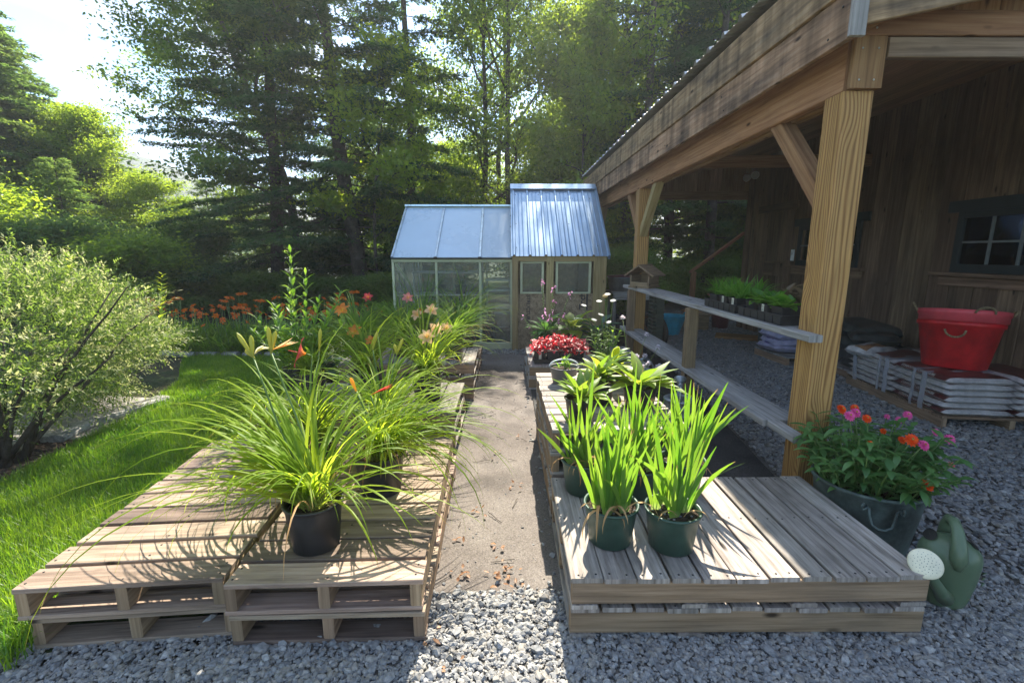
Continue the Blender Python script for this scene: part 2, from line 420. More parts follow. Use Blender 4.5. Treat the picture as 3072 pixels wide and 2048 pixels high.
M['alublue'] = plain('bright aluminium roof bar', (.55, .66, .74), .3, .7)
M['polyc'] = plain('bluish twin wall polycarbonate', (.40, .50, .58), .28, 0, noise=.05, nscale=1.2, spec=.6)
M['osb'] = groundm('osb board', [(.19, .135, .08), (.32, .235, .145), (.44, .33, .21)], 16, 60, rough=.85, bump=.3, dist=.004)
M['ink'] = plain('dark grey print and hole shade', (.05, .047, .045), .8)
M['glass'] = glassm('greenhouse glass', (.90, .93, .90), 1.0, .03, .13, (.82, .84, .74))  # thin dust plus a pale veil standing for bright reflections and daylight inside
M['pane'] = glassm('window glass', (.75, .80, .82), 1.0, .03)
M['bagw'] = plain('white plastic sack', (.50, .465, .44), .33, noise=.22, nscale=14, bump=.35, spec=.6)
M['bagb'] = plain('brown printed sack band', (.13, .040, .036), .36, noise=.25, nscale=12, bump=.35, spec=.6)
M['bagp'] = plain('purple sack', (.12, .075, .25), .35, noise=.25, nscale=9, bump=.35)
M['baglil'] = plain('lilac white sack', (.42, .40, .54), .35, noise=.15, nscale=9, bump=.35)
M['bagd'] = plain('dark grey sack', (.07, .075, .07), .34, noise=.35, nscale=9, bump=.5, spec=.6)
M['letter'] = plain('pale print', (.62, .58, .50), .6)
M['bark'] = groundm('grey brown bark', [(.035, .028, .022), (.085, .07, .055), (.15, .13, .105)], 2.5, 22, bump=.9, dist=.03)
M['barkl'] = groundm('pale grey bark', [(.09, .08, .065), (.17, .15, .125), (.26, .24, .21)], 2.5, 22, bump=.7, dist=.03)
M['stone'] = groundm('grey flat stone', [(.20, .19, .175), (.33, .315, .29), (.44, .42, .39)], 3, 30, bump=.5)
M['rust'] = plain('rusty steel', (.12, .05, .03), .8, .2, noise=.4, nscale=20)
M['jar_o'] = plain('orange jar', (.5, .17, .04), .3)
M['jar_g'] = plain('green jar', (.22, .32, .22), .3)
M['jar_w'] = plain('pale jar', (.45, .45, .38), .3)
M['maroon'] = plain('maroon pot', (.13, .035, .045), .5)
M['stonechip'] = None
# ------------------------------------------------------------------ camera, light, sky
cd = bpy.data.cameras.new('camera'); cam = bpy.data.objects.new('camera', cd); COL.objects.link(cam)
cam.location = (0, 0, 1.40); cam.rotation_euler = (R(90 - 10.8), 0, R(-.69))
cd.sensor_width = 36; cd.lens = 16.378; cd.clip_end = 3000; cd.clip_start = .05
sc.camera = cam
SUN_EL, SUN_AZ = 48., 8.5     # degrees above the horizon, degrees right of +Y
sd = Vector((math.sin(R(SUN_AZ)) * math.cos(R(SUN_EL)), math.cos(R(SUN_AZ)) * math.cos(R(SUN_EL)), math.sin(R(SUN_EL))))
sl = bpy.data.lights.new('sun', 'SUN'); sl.energy = 5.0; sl.angle = R(.55); sl.color = (1, .93, .80)
so = bpy.data.objects.new('sun', sl); COL.objects.link(so); so.rotation_euler = sd.to_track_quat('Z', 'Y').to_euler(); so.location = sd * 40
w = bpy.data.worlds.new('World'); sc.world = w; w.use_nodes = True; t = w.node_tree; t.nodes.clear()
wo = t.nodes.new('ShaderNodeOutputWorld'); bg = nd(t, 'Background'); bg.inputs[1].default_value = .10
sky = nd(t, 'TexSky', sky_type='NISHITA', sun_disc=False, sun_elevation=R(SUN_EL), sun_rotation=R(SUN_AZ), dust_density=.5, ozone_density=1.0, altitude=300)
tc = nd(t, 'TexCoord'); sx = nd(t, 'SeparateXYZ'); lk(t, tc, 'Generated', sx, 0)
mz = nd(t, 'Math', operation='MAXIMUM'); mz.inputs[1].default_value = .04; lk(t, sx, 2, mz, 0)
dx = nd(t, 'Math', operation='DIVIDE'); lk(t, sx, 0, dx, 0); lk(t, mz, 0, dx, 1)
dy = nd(t, 'Math', operation='DIVIDE'); lk(t, sx, 1, dy, 0); lk(t, mz, 0, dy, 1)
cx = nd(t, 'CombineXYZ'); lk(t, dx, 0, cx, 0); lk(t, dy, 0, cx, 1)
mpw = nd(t, 'Mapping'); mpw.inputs['Location'].default_value = (3.1, 1.7, 0); mpw.inputs['Scale'].default_value = (.75, .75, 1); mpw.inputs['Rotation'].default_value = (0, 0, R(35)); lk(t, cx, 0, mpw, 0)
cn = nd(t, 'TexNoise', i_Scale=1.15, i_Detail=9., i_Roughness=.58, i_Distortion=.25); lk(t, mpw, 0, cn, 'Vector')
cr = ramp(t, [(.48, (0, 0, 0)), (.66, (1, 1, 1))]); lk(t, cn, 0, cr, 0)
cm = nd(t, 'Math', operation='MULTIPLY'); cm.inputs[1].default_value = .9; lk(t, cr, 0, cm, 0)
sm = mixc(t, 'MULTIPLY', 1.); lk(t, sky, 0, sm, 6); sm.inputs[7].default_value = (.58, .82, 1.0, 1)
mw = mixc(t); lk(t, cm, 0, mw, 0); lk(t, sm, 2, mw, 6); mw.inputs[7].default_value = (3.5, 3.6, 3.75, 1)
lk(t, mw, 2, bg, 0); lk(t, bg, 0, wo, 0)
vs = sc.view_settings; sc.display_settings.display_device = 'sRGB'; vs.view_transform = 'Standard'; vs.look = 'None'; vs.gamma = 1; vs.exposure = EXPOSURE; vs.use_curve_mapping = False
cy = sc.cycles; cy.max_bounces = 8; cy.diffuse_bounces = 6; cy.glossy_bounces = 3; cy.transmission_bounces = 4; cy.transparent_max_bounces = 12
cy.caustics_reflective = False; cy.caustics_refractive = False; cy.use_denoising = True; cy.use_adaptive_sampling = True; cy.adaptive_threshold = .012
sc.render.film_transparent = False
try: cy.denoiser = 'OPENIMAGEDENOISE'; cy.denoising_input_passes = 'RGB_ALBEDO_NORMAL'
except Exception: pass


# ------------------------------------------------------------------ ground sheets
def sheet(name, poly, z, mat, sub=0, kind='structure', label=None, hz=None):
    import bmesh
    bm = bmesh.new(); vs_ = [bm.verts.new((x, y, z)) for x, y in poly]; bm.faces.new(vs_)
    bmesh.ops.triangulate(bm, faces=bm.faces[:])
    me = bpy.data.meshes.new(name); bm.to_mesh(me); bm.free(); me.materials.append(mat)
    o = bpy.data.objects.new(name, me); COL.objects.link(o); return tag(o, label, None, None, kind)


G_floor = groundm('forest floor', [(.035, .03, .018), (.06, .055, .028), (.05, .07, .025), (.09, .07, .045)], 1.3, 25)
G_lawn = groundm('lawn soil', [(.03, .05, .012), (.05, .085, .02), (.07, .09, .03)], 2.5, 50)
G_grav = groundm('gravel bed', [(.085, .085, .088), (.15, .14, .125), (.235, .21, .175)], 3.5, 90, bump=1., dist=.012)
G_path = groundm('sandy path fabric', [(.115, .097, .085), (.165, .142, .125), (.215, .19, .168)], 1.6, 130, bump=.35, dist=.004, spots=(60, (.40, .36, .30), .05))
G_fab = groundm('black landscape fabric', [(.035, .034, .033), (.06, .058, .055), (.10, .095, .09)], 2.2, 120, bump=.25, dist=.003)
G_mulch = groundm('bark mulch', [(.05, .03, .02), (.11, .07, .045), (.20, .14, .10)], 5, 60, bump=1., dist=.03)
G_walk = groundm('pale gravel walk', [(.25, .23, .20), (.36, .33, .29), (.45, .42, .38)], 3, 60, bump=.6)

# big ground with a gentle fall behind the lawn and a wooded hill rising far off
gx = np.concatenate([np.linspace(-900, -60, 22), np.linspace(-50, 50, 41), np.linspace(60, 900, 22)]); gy = np.concatenate([np.linspace(-60, 40, 41), np.linspace(50, 1400, 46)])
XX, YY = np.meshgrid(gx, gy); ZZ = np.full_like(XX, -.02)
ZZ -= np.clip((YY - 22) / 60, 0, 1) * 3.0 + np.clip((-XX - 16) / 40, 0, 1) * 2
V = np.stack([XX, YY, ZZ], -1).reshape(-1, 3); nx, ny = len(gx), len(gy); ii = np.arange(nx * ny).reshape(ny, nx)
F = np.stack([ii[:-1, :-1], ii[:-1, 1:], ii[1:, 1:], ii[1:, :-1]], -1).reshape(-1, 4)
mesh_np('ground', V, F, np.full(len(F), .5), G_floor, smooth=True, kind='structure')

LAWN = [(-3.25, 1.41), (-3.10, 2.75), (-3.22, 3.4), (-3.25, 4.0), (-3.6, 5.0), (-4.3, 6.1), (-4.2, 6.3), (-2.95, 6.25), (-1.7, 6.75), (-1.62, 6.6), (-.36, 6.6), (-.36, 2.9), (-.36, 1.75), (-1.0, 1.75), (-1.0, 1.46), (-1.745, 1.41)]
sheet('lawn', LAWN, -.012, G_lawn)
sheet('gravel_yard', [(-6, -2), (8, -2), (8, 2.95), (1.72, 2.78), (1.7, 1.69), (.25, 1.69), (-.36, 1.69), (-.36, 1.72), (-.97, 1.72), (-.97, 1.44), (-1.74, 1.39), (-6, 1.39)], -.008, G_grav)
sheet('porch_gravel', [(1.72, 2.78), (8, 2.95), (8, 14), (2.35, 14), (2.28, 8.4), (1.93, 4.5)], -.006, G_grav)
sheet('path', [(-.357, 1.69), (.235, 1.69), (.25, 4.0), (.27, 6.74), (-.36, 6.74)], -.003, G_path)
sheet('weed_fabric', [(.24, 1.70), (1.69, 1.70), (1.715, 2.78), (1.925, 4.5), (2.27, 8.4), (1.45, 8.4), (1.45, 6.7), (.275, 6.7), (.255, 4.0)], -.004, G_fab)
sheet('mulch_bed', [(-9, .5), (-3.26, .5), (-3.26, 1.41), (-3.11, 2.75), (-3.23, 3.4), (-3.26, 4.0), (-3.45, 4.4), (-9, 5.2)], -.010, G_mulch)
sheet('garden_walk', [(-9.5, 3.5), (-3.9, 3.35), (-3.25, 3.42), (-3.265, 4.0), (-3.5, 4.45), (-4.4, 4.6), (-9.5, 5.4)], -.006, G_walk)

# ------------------------------------------------------------------ loose gravel
icoV = []
ph = (1 + 5 ** .5) / 2
for a, b in ((1, ph), (1, -ph), (-1, ph), (-1, -ph)): icoV += [(0, a, b), (a, b, 0), (b, 0, a)]
icoV = unit(np.array(icoV, float))
icoF = []
for i in range(12):
    for j in range(i + 1, 12):
        for k in range(j + 1, 12):
            dmax = max(np.linalg.norm(icoV[i] - icoV[j]), np.linalg.norm(icoV[j] - icoV[k]), np.linalg.norm(icoV[i] - icoV[k]))
            if dmax < 1.1:
                nrm = np.cross(icoV[j] - icoV[i], icoV[k] - icoV[i])
                icoF.append((i, j, k) if nrm @ icoV[i] > 0 else (i, k, j))
icoF = np.array(icoF)


def stones(name, pts, size, mats, flat=.55, zoff=0., kind='stuff', label=None, cat=None):
    n = len(pts); sh = icoV[None] * (1 + rng.normal(0, .2, (n, 12, 1)))
    s = size * np.exp(rng.normal(0, .33, n)); ax = np.stack([s * rng.uniform(.75, 1.35, n), s * rng.uniform(.6, 1., n), s * rng.uniform(flat * .7, flat * 1.25, n)], -1) * .5
    v = sh * ax[:, None]; a = rng.uniform(0, 6.28, n); c_, s_ = np.cos(a), np.sin(a); tl = rng.normal(0, .35, n); ct, st = np.cos(tl), np.sin(tl)
    y = v[..., 1] * ct[:, None] - v[..., 2] * st[:, None]; z = v[..., 1] * st[:, None] + v[..., 2] * ct[:, None]; x = v[..., 0]
    v = np.stack([x * c_[:, None] - y * s_[:, None], x * s_[:, None] + y * c_[:, None], z], -1)
    p = np.column_stack([pts, zoff + ax[:, 2] * rng.uniform(.2, .9, n)]); V = (v + p[:, None]).reshape(-1, 3)
    F = (icoF[None] + (np.arange(n) * 12)[:, None, None]).reshape(-1, 3); T = np.repeat(rng.uniform(0, 1, n), 20)
    return mesh_np(name, V, F, T, mats, kind=kind, label=label, cat=cat)


def scatter(poly, dens, fn=None):
    P = np.array(poly); x0, y0 = P.min(0); x1, y1 = P.max(0); n = int((x1 - x0) * (y1 - y0) * dens)
    q = np.column_stack([rng.uniform(x0, x1, n), rng.uniform(y0, y1, n)]); ins = np.zeros(n, bool); j = len(P) - 1
    for i in range(len(P)):
        xi, yi = P[i]; xj, yj = P[j]; c = ((yi > q[:, 1]) != (yj > q[:, 1])) & (q[:, 0] < (xj - xi) * (q[:, 1] - yi) / (yj - yi + 1e-12) + xi); ins ^= c; j = i
    return q[ins]


def stone_mat():
    m, t, o = nt('crushed grey stone'); b = nd(t, 'BsdfPrincipled'); b.inputs['Roughness'].default_value = .75; b.inputs['Specular IOR Level'].default_value = .3; tn = tint_node(t)
    r = ramp(t, [(0, (.18, .18, .18)), (.3, (.23, .229, .225)), (.55, (.28, .275, .265)), (.75, (.26, .238, .205)), (.9, (.32, .303, .275)), (1, (.39, .38, .36))]); lk(t, tn, 'Fac', r, 0)
    tc = nd(t, 'TexCoord'); n = nd(t, 'TexNoise', i_Scale=70., i_Detail=4.); lk(t, tc, 'Object', n, 'Vector'); r2 = ramp(t, [(.3, (.6, .6, .6)), (.7, (1.25, 1.25, 1.25))]); lk(t, n, 0, r2, 0)
    x = mixc(t, 'MULTIPLY', 1.); lk(t, r, 0, x, 6); lk(t, r2, 0, x, 7); lk(t, x, 2, b, 'Base Color'); bp = nd(t, 'Bump', i_Strength=.4, i_Distance=.004); lk(t, n, 0, bp, 'Height'); lk(t, bp, 0, b, 'Normal'); lk(t, b, 0, o, 0); return m


M['stonechip'] = stone_mat()
FRONT = [(-2.6, .95), (2.9, .95), (2.9, 1.74), (-.02, 1.74), (-.36, 1.72), (-1.76, 1.5), (-1.78, 1.4), (-2.6, 1.4)]
p1 = scatter(FRONT, 7000)
stones('loose_gravel', p1, .0178, M['stonechip'], .6, -.006)
p1b = scatter(FRONT, 7000); stones('fine_gravel', p1b, .012, M['stonechip'], .7, -.006)
q = scatter([(1.74, 1.74), (3.6, 1.74), (4.6, 3.0), (4.65, 9.4), (2.35, 9.4), (1.95, 4.5), (1.75, 2.8)], 2300)
stones('porch_stones', q, .028, M['stonechip'], .5, -.006)
q = np.vstack([scatter([(-.33, 1.62), (.22, 1.62), (.22, 1.80), (-.33, 1.78)], 500), scatter([(-.4, 6.4), (1.4, 6.4), (1.4, 6.75), (-.4, 6.75)], 1500), scatter([(.16, 1.7), (.235, 1.7), (.25, 6), (.18, 6)], 160)])
stones('edge_stones', q, .022, M['stonechip'], .6, -.003)
q = scatter([(-.35, 1.72), (.22, 1.72), (.24, 6.5), (-.34, 6.5)], 170)
stones('path_grit', q, .007, M['stonechip'], .6, -.003)
q = scatter([(-6.5, 1.5), (-3.3, 1.5), (-3.15, 2.75), (-3.3, 3.35), (-6.5, 3.4)], 900)
stones('mulch_chips', q, .035, plain('bark chip', (.10, .062, .042), .9, var=.6), .35, -.01)

# dead leaves on the path
mb = MB()
for (x, y, n_) in ((-.02, 1.86, 12), (.0, 1.79, 9), (-.21, 1.83, 8), (-.06, 2.02, 4), (-.1, 3.1, 4), (.05, 2.6, 4), (-.2, 1.35, 3), (-.25, 1.48, 3), (-.15, 2.35, 5), (-.26, 2.1, 4), (.1, 3.4, 3)):
    for k in range(n_):
        a = U(0, 6.28); mb.leaf((x + random.gauss(0, .028), y + random.gauss(0, .03), .006 + U(0, .008)), (math.cos(a), math.sin(a), U(-.05, .4)), (0, 0, 1), U(.015, .036), U(.01, .018), curl=U(-1, 1), wave=.2, fold=.4)
M['deadleaf'] = leafm('dead brown leaf', (.17, .085, .045), (.36, .21, .12), tr=.2, gloss=.03)
mb.build('leaf_litter', M['deadleaf'], kind='stuff')
mb = MB()
for k in range(26):
    x, y, a = U(-.33, .2), U(1.75, 5.5), U(0, 3.14); L = U(.03, .12)
    mb.tube([(x + math.cos(a) * L * s, y + math.sin(a) * L * s, .006 + .004 * math.sin(5 * s)) for s in (-.5, -.2, .2, .5)], .0016, 5)
mb.build('twig_litter', M['bark'], kind='stuff')


# ------------------------------------------------------------------ grass
def grass(name, poly, dens, h, wd, mat, excl=(), lean=.5):
    q = scatter(poly, dens)
    for (x0, y0, x1, y1) in excl: q = q[~((q[:, 0] > x0) & (q[:, 0] < x1) & (q[:, 1] > y0) & (q[:, 1] < y1))]
    n = len(q); a = rng.uniform(0, 6.28, n); H = h * np.exp(rng.normal(0, .33, n)); cl = np.sin(q[:, 0] * 9.) * np.cos(q[:, 1] * 7.) + .7 * np.sin(q[:, 0] * 3.1 + q[:, 1] * 4.3)
    H *= 1 + .18 * cl; L = lean * rng.uniform(.1, 1.3, n); d = np.stack([np.cos(a), np.sin(a), 0 * a], -1); s = np.stack([-np.sin(a), np.cos(a), 0 * a], -1) * (wd * rng.uniform(.6, 1.3, n))[:, None]
    b = np.column_stack([q, np.full(n, -.012)]); up = np.array([0, 0, 1.])
    m1 = b + up * (H * .55)[:, None] + d * (H * L * .3)[:, None]; tp = b + up * (H * (1 - .25 * L))[:, None] + d * (H * L)[:, None]
    V = np.stack([b - s, b + s, m1 + s * .8, m1 - s * .8, tp + s * .12, tp - s * .12], 1).reshape(-1, 3); k = np.arange(n)[:, None] * 6
    F = np.stack([k + np.array([0, 1, 2, 3]), k + np.array([3, 2, 4, 5])], 1).reshape(-1, 4); T = np.clip(np.repeat(.5 + .16 * cl + .22 * np.sin(q[:, 0] * 1.9 + 1) * np.sin(q[:, 1] * 1.3) + rng.normal(0, .24, n), 2), 0, 1)
    return mesh_np(name, V, F, T, mat, kind='stuff', label=None)


M['grass'] = leafm('lawn grass blade', (.045, .12, .012), (.15, .235, .022), (.15, .38, .012), (.42, .60, .03), tr=.5, gloss=.05)
PALX = ((-1.74, 1.45, -.3, 2.75), (-1.6, 2.9, -.3, 3.6), (-.36, 1, 5, 8))
NEAR = [(-3.3, 1.41), (-3.14, 2.75), (-3.25, 3.4), (-3.28, 4.0), (-.4, 4.0), (-.4, 2.74), (-1.6, 2.74), (-1.72, 1.40)]
FAR = [(-3.28, 4.0), (-3.62, 5.0), (-4.32, 6.1), (-4.2, 6.32), (-2.95, 6.28), (-1.7, 6.75), (-.4, 6.7), (-.4, 4.0)]
grass('grass', NEAR, 21000, .045, .0016, M['grass'], PALX)
grass('far_grass', FAR, 12000, .045, .0026, M['grass'])
grass('edge_grass', [(-1.95, 1.36), (-1.68, 1.36), (-1.78, 2.75), (-2.0, 2.75)], 9000, .085, .0022, M['grass'], lean=.8)
# ------------------------------------------------------------------ barn with open porch
BX = 4.45                                   # wall face
RYE = 8.80                                   # rear wall plane
def roof_z(x): return 2.79 + .20 * (x - 1.47)
barn = thing('barn', 'dark brown board barn with an open timber porch and metal roof on the right', 'barn', (3.2, 5.8, 0))
W1 = (3.46, 4.65, 1.21, 1.785); W2 = (5.93, 7.18, 1.21, 1.785); DR = (7.36, 8.26, 0., 2.04)
mb = MB(); y = 1.0
while y < RYE - .01:
    wv = U(.18, .27); y1 = min(y + wv, RYE); yc = (y + y1) / 2; segs = [(-.02, 3.15)]
    for a, b, z0, z1 in (W1, W2, DR):
        if yc > a and yc < b: segs = [(-.02, z0), (z1, 3.15)] if z0 > 0 else [(z1, 3.15)]
    for z0, z1 in segs:
        if z1 - z0 > .05: mb.board((BX + .014 + U(-.004, .004), yc, z0), (BX + .014, yc, z1), y1 - y - .006, .026, (1, 0, 0), .003)
    y = y1
y = BX
while y < 8.6:      # end wall of the barn, facing the woods
    wv = U(.18, .27); mb.board((y + wv / 2, RYE - .01, -.02), (y + wv / 2, RYE - .01, 3.4), wv - .006, .026, (0, 1, 0), .003); y += wv
wall = mb.build('wall', M['siding'], barn, True)
mb = MB(); mb.board((BX - .015, RYE - .07, 0), (BX - .015, RYE - .07, 2.95), .14, .03, (1, 0, 0)); mb.board((BX + .05, RYE + .025, 0), (BX + .05, RYE + .025, 2.95), .14, .03, (0, 1, 0)); mb.board((BX - .012, RYE - .30, 0), (BX - .012, RYE - .30, 2.4), .1, .03, (1, 0, 0))
mb.build('corner_trim', M['siding'], barn, True)
# room behind the windows, its unlit darkness put into the wall colour
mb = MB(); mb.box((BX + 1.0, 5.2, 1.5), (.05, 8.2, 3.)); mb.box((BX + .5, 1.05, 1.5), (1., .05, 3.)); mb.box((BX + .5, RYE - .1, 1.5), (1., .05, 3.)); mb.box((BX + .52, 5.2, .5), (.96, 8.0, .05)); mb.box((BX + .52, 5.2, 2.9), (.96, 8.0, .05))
mb.build('inner_room', plain('unlit room shade', (.05, .048, .045), .8), barn, True)
for (a, b, z0, z1) in (W1, W2):
    mb = MB()
    mb.board((BX - .012, a - .12, z1 + .055), (BX - .012, b + .12, z1 + .055), .11, .03, (1, 0, 0)); mb.board((BX - .012, a + .03, z0), (BX - .012, a + .03, z1), .07, .03, (1, 0, 0)); mb.board((BX - .012, b - .03, z0), (BX - .012, b - .03, z1), .07, .03, (1, 0, 0))
    mb.board((BX - .010, a + .06, z0 + .04), (BX - .010, b - .06, z0 + .04), .08, .028, (1, 0, 0)); mb.board((BX - .010, a + .06, z1 - .03), (BX - .010, b - .06, z1 - .03), .06, .028, (1, 0, 0))
    fr = mb.build('window', M['trimdark'], barn, True)
    mb = MB(); n = 4
    for k in range(1, n): yy = a + .06 + (b - a - .12) * k / n; mb.board((BX - .004, yy, z0 + .08), (BX - .004, yy, z1 - .06), .022, .02, (1, 0, 0), .002)
    mb.board((BX - .004, a + .06, (z0 + z1) / 2 + .0), (BX - .004, b - .06, (z0 + z1) / 2), .02, .018, (1, 0, 0), .002)
    o = mb.build('muntin', plain('pale worn muntin paint', (.16, .17, .165), .6), barn, True); o.parent = fr
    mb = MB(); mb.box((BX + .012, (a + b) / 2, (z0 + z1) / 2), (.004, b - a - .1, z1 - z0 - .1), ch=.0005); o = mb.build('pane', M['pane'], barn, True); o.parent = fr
    mb = MB(); mb.board((BX - .045, a - .16, z0 - .02), (BX - .045, b + .16, z0 - .02), .10, .035, (0, 0, 1)); mb.board((BX - .015, a - .10, z0 - .09), (BX - .015, b + .10, z0 - .09), .09, .03, (1, 0, 0)); o = mb.build('sill', M['siding'], barn, True); o.parent = fr
mb = MB(); y = DR[0]
for k in range(5): mb.board((BX + .01, DR[0] + .09 + .18 * k, .02), (BX + .01, DR[0] + .09 + .18 * k, 2.05), .175, .03, (1, 0, 0))
dr = mb.build('door', M['siding'], barn, True)
mb = MB(); mb.board((BX - .02, DR[0] - .1, 2.12), (BX - .02, DR[1] + .1, 2.12), .12, .04, (1, 0, 0)); o = mb.build('door_lintel', M['siding'], barn, True)
mb = MB(); mb.tube([(BX - .01, 7.82, .95), (BX - .05, 7.82, .97), (BX - .05, 7.82, 1.08), (BX - .01, 7.82, 1.10)], .009, 8); o = mb.build('handle', M['rust'], barn, True); o.parent = dr
# posts, braces
PX, PW = 1.685, .145
PY = (2.455, 5.92, 8.78)
for py in PY:
    mb = MB(); mb.board((PX, py, -.05), (PX, py, 2.155), PW, PW, (0, 1, 0), .006, seg=6); mb.build('post', M['post'], barn, True)
for py, s in ((PY[0], 1), (PY[1], 1), (PY[1], -1), (PY[2], -1)):
    mb = MB(); mb.board((PX, py + s * .02, 1.60), (PX, py + s * .60, 2.20), .09, .09, (1, 0, 0), .004); mb.build('brace', M['stud'] if s < 0 else M['rough_brown'], barn, True)
mb = MB(); mb.board((PX - .04, 2.40, 2.275), (PX - .04, 9.0, 2.275), .06, .24, (0, 0, 1), .005, seg=3); mb.board((PX + .045, 2.40, 2.275), (PX + .045, 9.0, 2.275), .06, .245, (0, 0, 1), .005, seg=3)
mb.build('eave_beam', M['rough_brown'], barn, True)
mb = MB(); mb.board((1.775, PY[1], 2.46), (BX - .02, PY[1], 2.50), .05, .14, (0, 0, 1)); mb.build('tie_beam', M['rough_brown'], barn, True)
# front frame over the porch mouth: post head board, tie, board, vertical gable siding
mb = MB(); mb.board((PX + .01, 2.372, 2.16), (PX + .01, 2.372, 2.40), .15, .03, (0, 1, 0)); mb.build('post_head', M['rough_brown'], barn, True)
mb = MB(); mb.board((1.775, 2.375, 2.335), (6.5, 2.375, 2.335), .045, .085, (0, 0, 1)); mb.build('front_header', M['pal_side'], barn, True)
mb = MB(); mb.board((1.62, 2.36, 2.435), (6.5, 2.36, 2.435), .03, .105, (0, 0, 1)); x = 1.62
while x < 6.4:
    wv = .22; mb.board((x + wv / 2, 2.378, 2.49), (x + wv / 2, 2.378, roof_z(x + wv / 2) - .05), wv - .005, .025, (0, 1, 0)); x += wv
mb.build('gable_board', M['rough_brown'], barn, True)
mb = MB(); x = 1.72
while x < BX: mb.board((x + .11, RYE + .03, 2.48), (x + .11, RYE + .03, roof_z(x + .11) - .05), .215, .025, (0, 1, 0)); x += .22
mb.board((1.62, RYE + .03, 2.42), (BX + .1, RYE + .03, 2.42), .05, .15, (0, 0, 1)); mb.build('rear_gable_board', M['rough_brown'], barn, True)
# fascia, rake, soffit, ceiling
FY0, FY1 = 2.22, 9.25
mb = MB(); mb.board((1.50, FY0, 2.412), (1.50, FY1, 2.412), .03, .20, (0, 0, 1), .003, seg=4, tint=.55); o = mb.build('fascia_board', M['fascia'], barn, True)
mb = MB(); mb.board((1.485, FY0 - .02, 2.625), (1.485, FY1, 2.625), .034, .222, (0, 0, 1), .003, seg=4, tint=.4); o = mb.build('fascia_board', M['fascia'], barn, True)
sl_ = Vector((1, 0, .20)).normalized()
mb = MB(); a = Vector((1.53, 2.235, 2.475)); mb.board(a, a + sl_ * 5.2, .03, .21, (0, 0, 1), tint=.4); a = Vector((1.53, 2.205, 2.66)); mb.board(a, a + sl_ * 5.2, .03, .17, (0, 0, 1), tint=.5)
mb.build('rake_board', M['fascia'], barn, True)
mb = MB(); mb.board((1.515, 2.208, 2.318), (1.515, 2.208, 2.72), .07, .022, (0, 1, 0), tint=.8); mb.build('corner_block', M['shelf'], barn, True)
mb = MB(); y = 2.26
while y < 9.2:          # soffit under the overhang and the sloping porch ceiling, boards run up the slope
    wv = .24; z = 2.375; a = Vector((1.52, y + wv / 2, z)); mb.board(a, a + Vector((.13, 0, .026)), wv - .004, .02, (0, 0, 1)); y += wv
mb.build('soffit', M['rough_brown'], barn, True)
mb = MB(); n = 13
for k in range(n):
    x0 = 1.62 + k * .25; z = roof_z(x0 + .12) - .36
    mb.board((x0 + .125, 2.26, z), (x0 + .125, 9.2, z), .254, .02, (-.20, 0, 1), .002)
mb.build('ceiling', M['rough_brown'], barn, True)
# corrugated roof sheet
ys, zs = [], []
y = FY0 - .05
while y < FY1 + .05:
    for dy, dz in ((0, 0), (.03, .0), (.045, .028), (.07, .028), (.085, 0), (.13, .0), (.14, .006), (.15, 0), (.20, 0), (.21, .006), (.22, 0)): ys.append(y + dy); zs.append(dz)
    y += .23
V = []; xs = (1.43, 3.5, 6.5)
for x in xs:
    for yy, zz in zip(ys, zs): V.append((x - 3.2, yy - 5.8, roof_z(x) + .012 + zz))
n = len(ys); F = [[i * n + j, (i + 1) * n + j, (i + 1) * n + j + 1, i * n + j + 1] for i in range(len(xs) - 1) for j in range(n - 1)]
mesh_np('roof', np.array(V), np.array(F), np.full(len(F), .5), plain('pale metal roof', (.60, .60, .58), .45, .5, noise=.1), barn)
# bright screw heads of the front frame, then fascia nail heads
mb = MB()
for (x, y, z) in ((1.655, 2.355, 2.195), (1.725, 2.355, 2.195), (1.655, 2.355, 2.33), (1.73, 2.355, 2.33), (1.70, 2.343, 2.41), (1.70, 2.343, 2.46), (2.4, 2.343, 2.41), (2.41, 2.343, 2.46)): mb.ell((x, y, z), (.005, .005, .003), 8, 4, d=(0, -1, 0))
mb.build('screw', M['screw'], barn, True)
mb = MB()
for (y, z) in ((2.35, 2.36), (2.4, 2.6), (3.4, 2.35), (3.45, 2.45), (4.6, 2.38), (4.62, 2.66), (6.2, 2.38), (2.27, 2.46), (2.27, 2.68)): mb.ell((1.467 if z > 2.5 else 1.484, y, z), (.006, .006, .003), 8, 4, d=(-1, 0, 0))
mb.build('nail', M['nail'], barn, True)

# things in the window and on the wall
for k, (y, r, h, mt, lab) in enumerate(((4.42, .045, .10, 'jar_g', 'small teal jar at the left end of the near barn window sill'), (4.32, .05, .16, 'jar_w', 'pale bottle standing beside the teal jar in the near barn window'), (4.19, .055, .15, 'jar_o', 'orange jar in the middle of the near barn window sill'), (4.06, .03, .08, 'jar_g', 'small green jar right of the orange jar in the near barn window'), (3.96, .035, .12, 'jar_w', 'pale jar at the right of the row in the near barn window'))):
    mb = MB(); mb.lathe([(.001, 0), (r, .0), (r * 1.05, h * .15), (r, h * .7), (r * .55, h * .85), (r * .6, h), (.001, h)], 16); o = mb.build('jar', M[mt]); o.location = (BX + .10, y, 1.268); tag(o, lab, 'jar', 'jars in the barn window')
mb = MB(); mb.board((BX + .09, 3.50, 1.25), (BX + .09, 4.61, 1.25), .14, .03, (0, 0, 1)); mb.build('inner_sill', M['siding'], barn, True)
fl = thing('floodlight', 'twin round floodlight fixed high at the far corner of the barn', 'floodlight', (BX - .02, 8.58, 2.74))
mb = MB(); mb.box((-.02, 0, 0), (.05, .12, .09)); mb.build('mount', M['white'], fl)
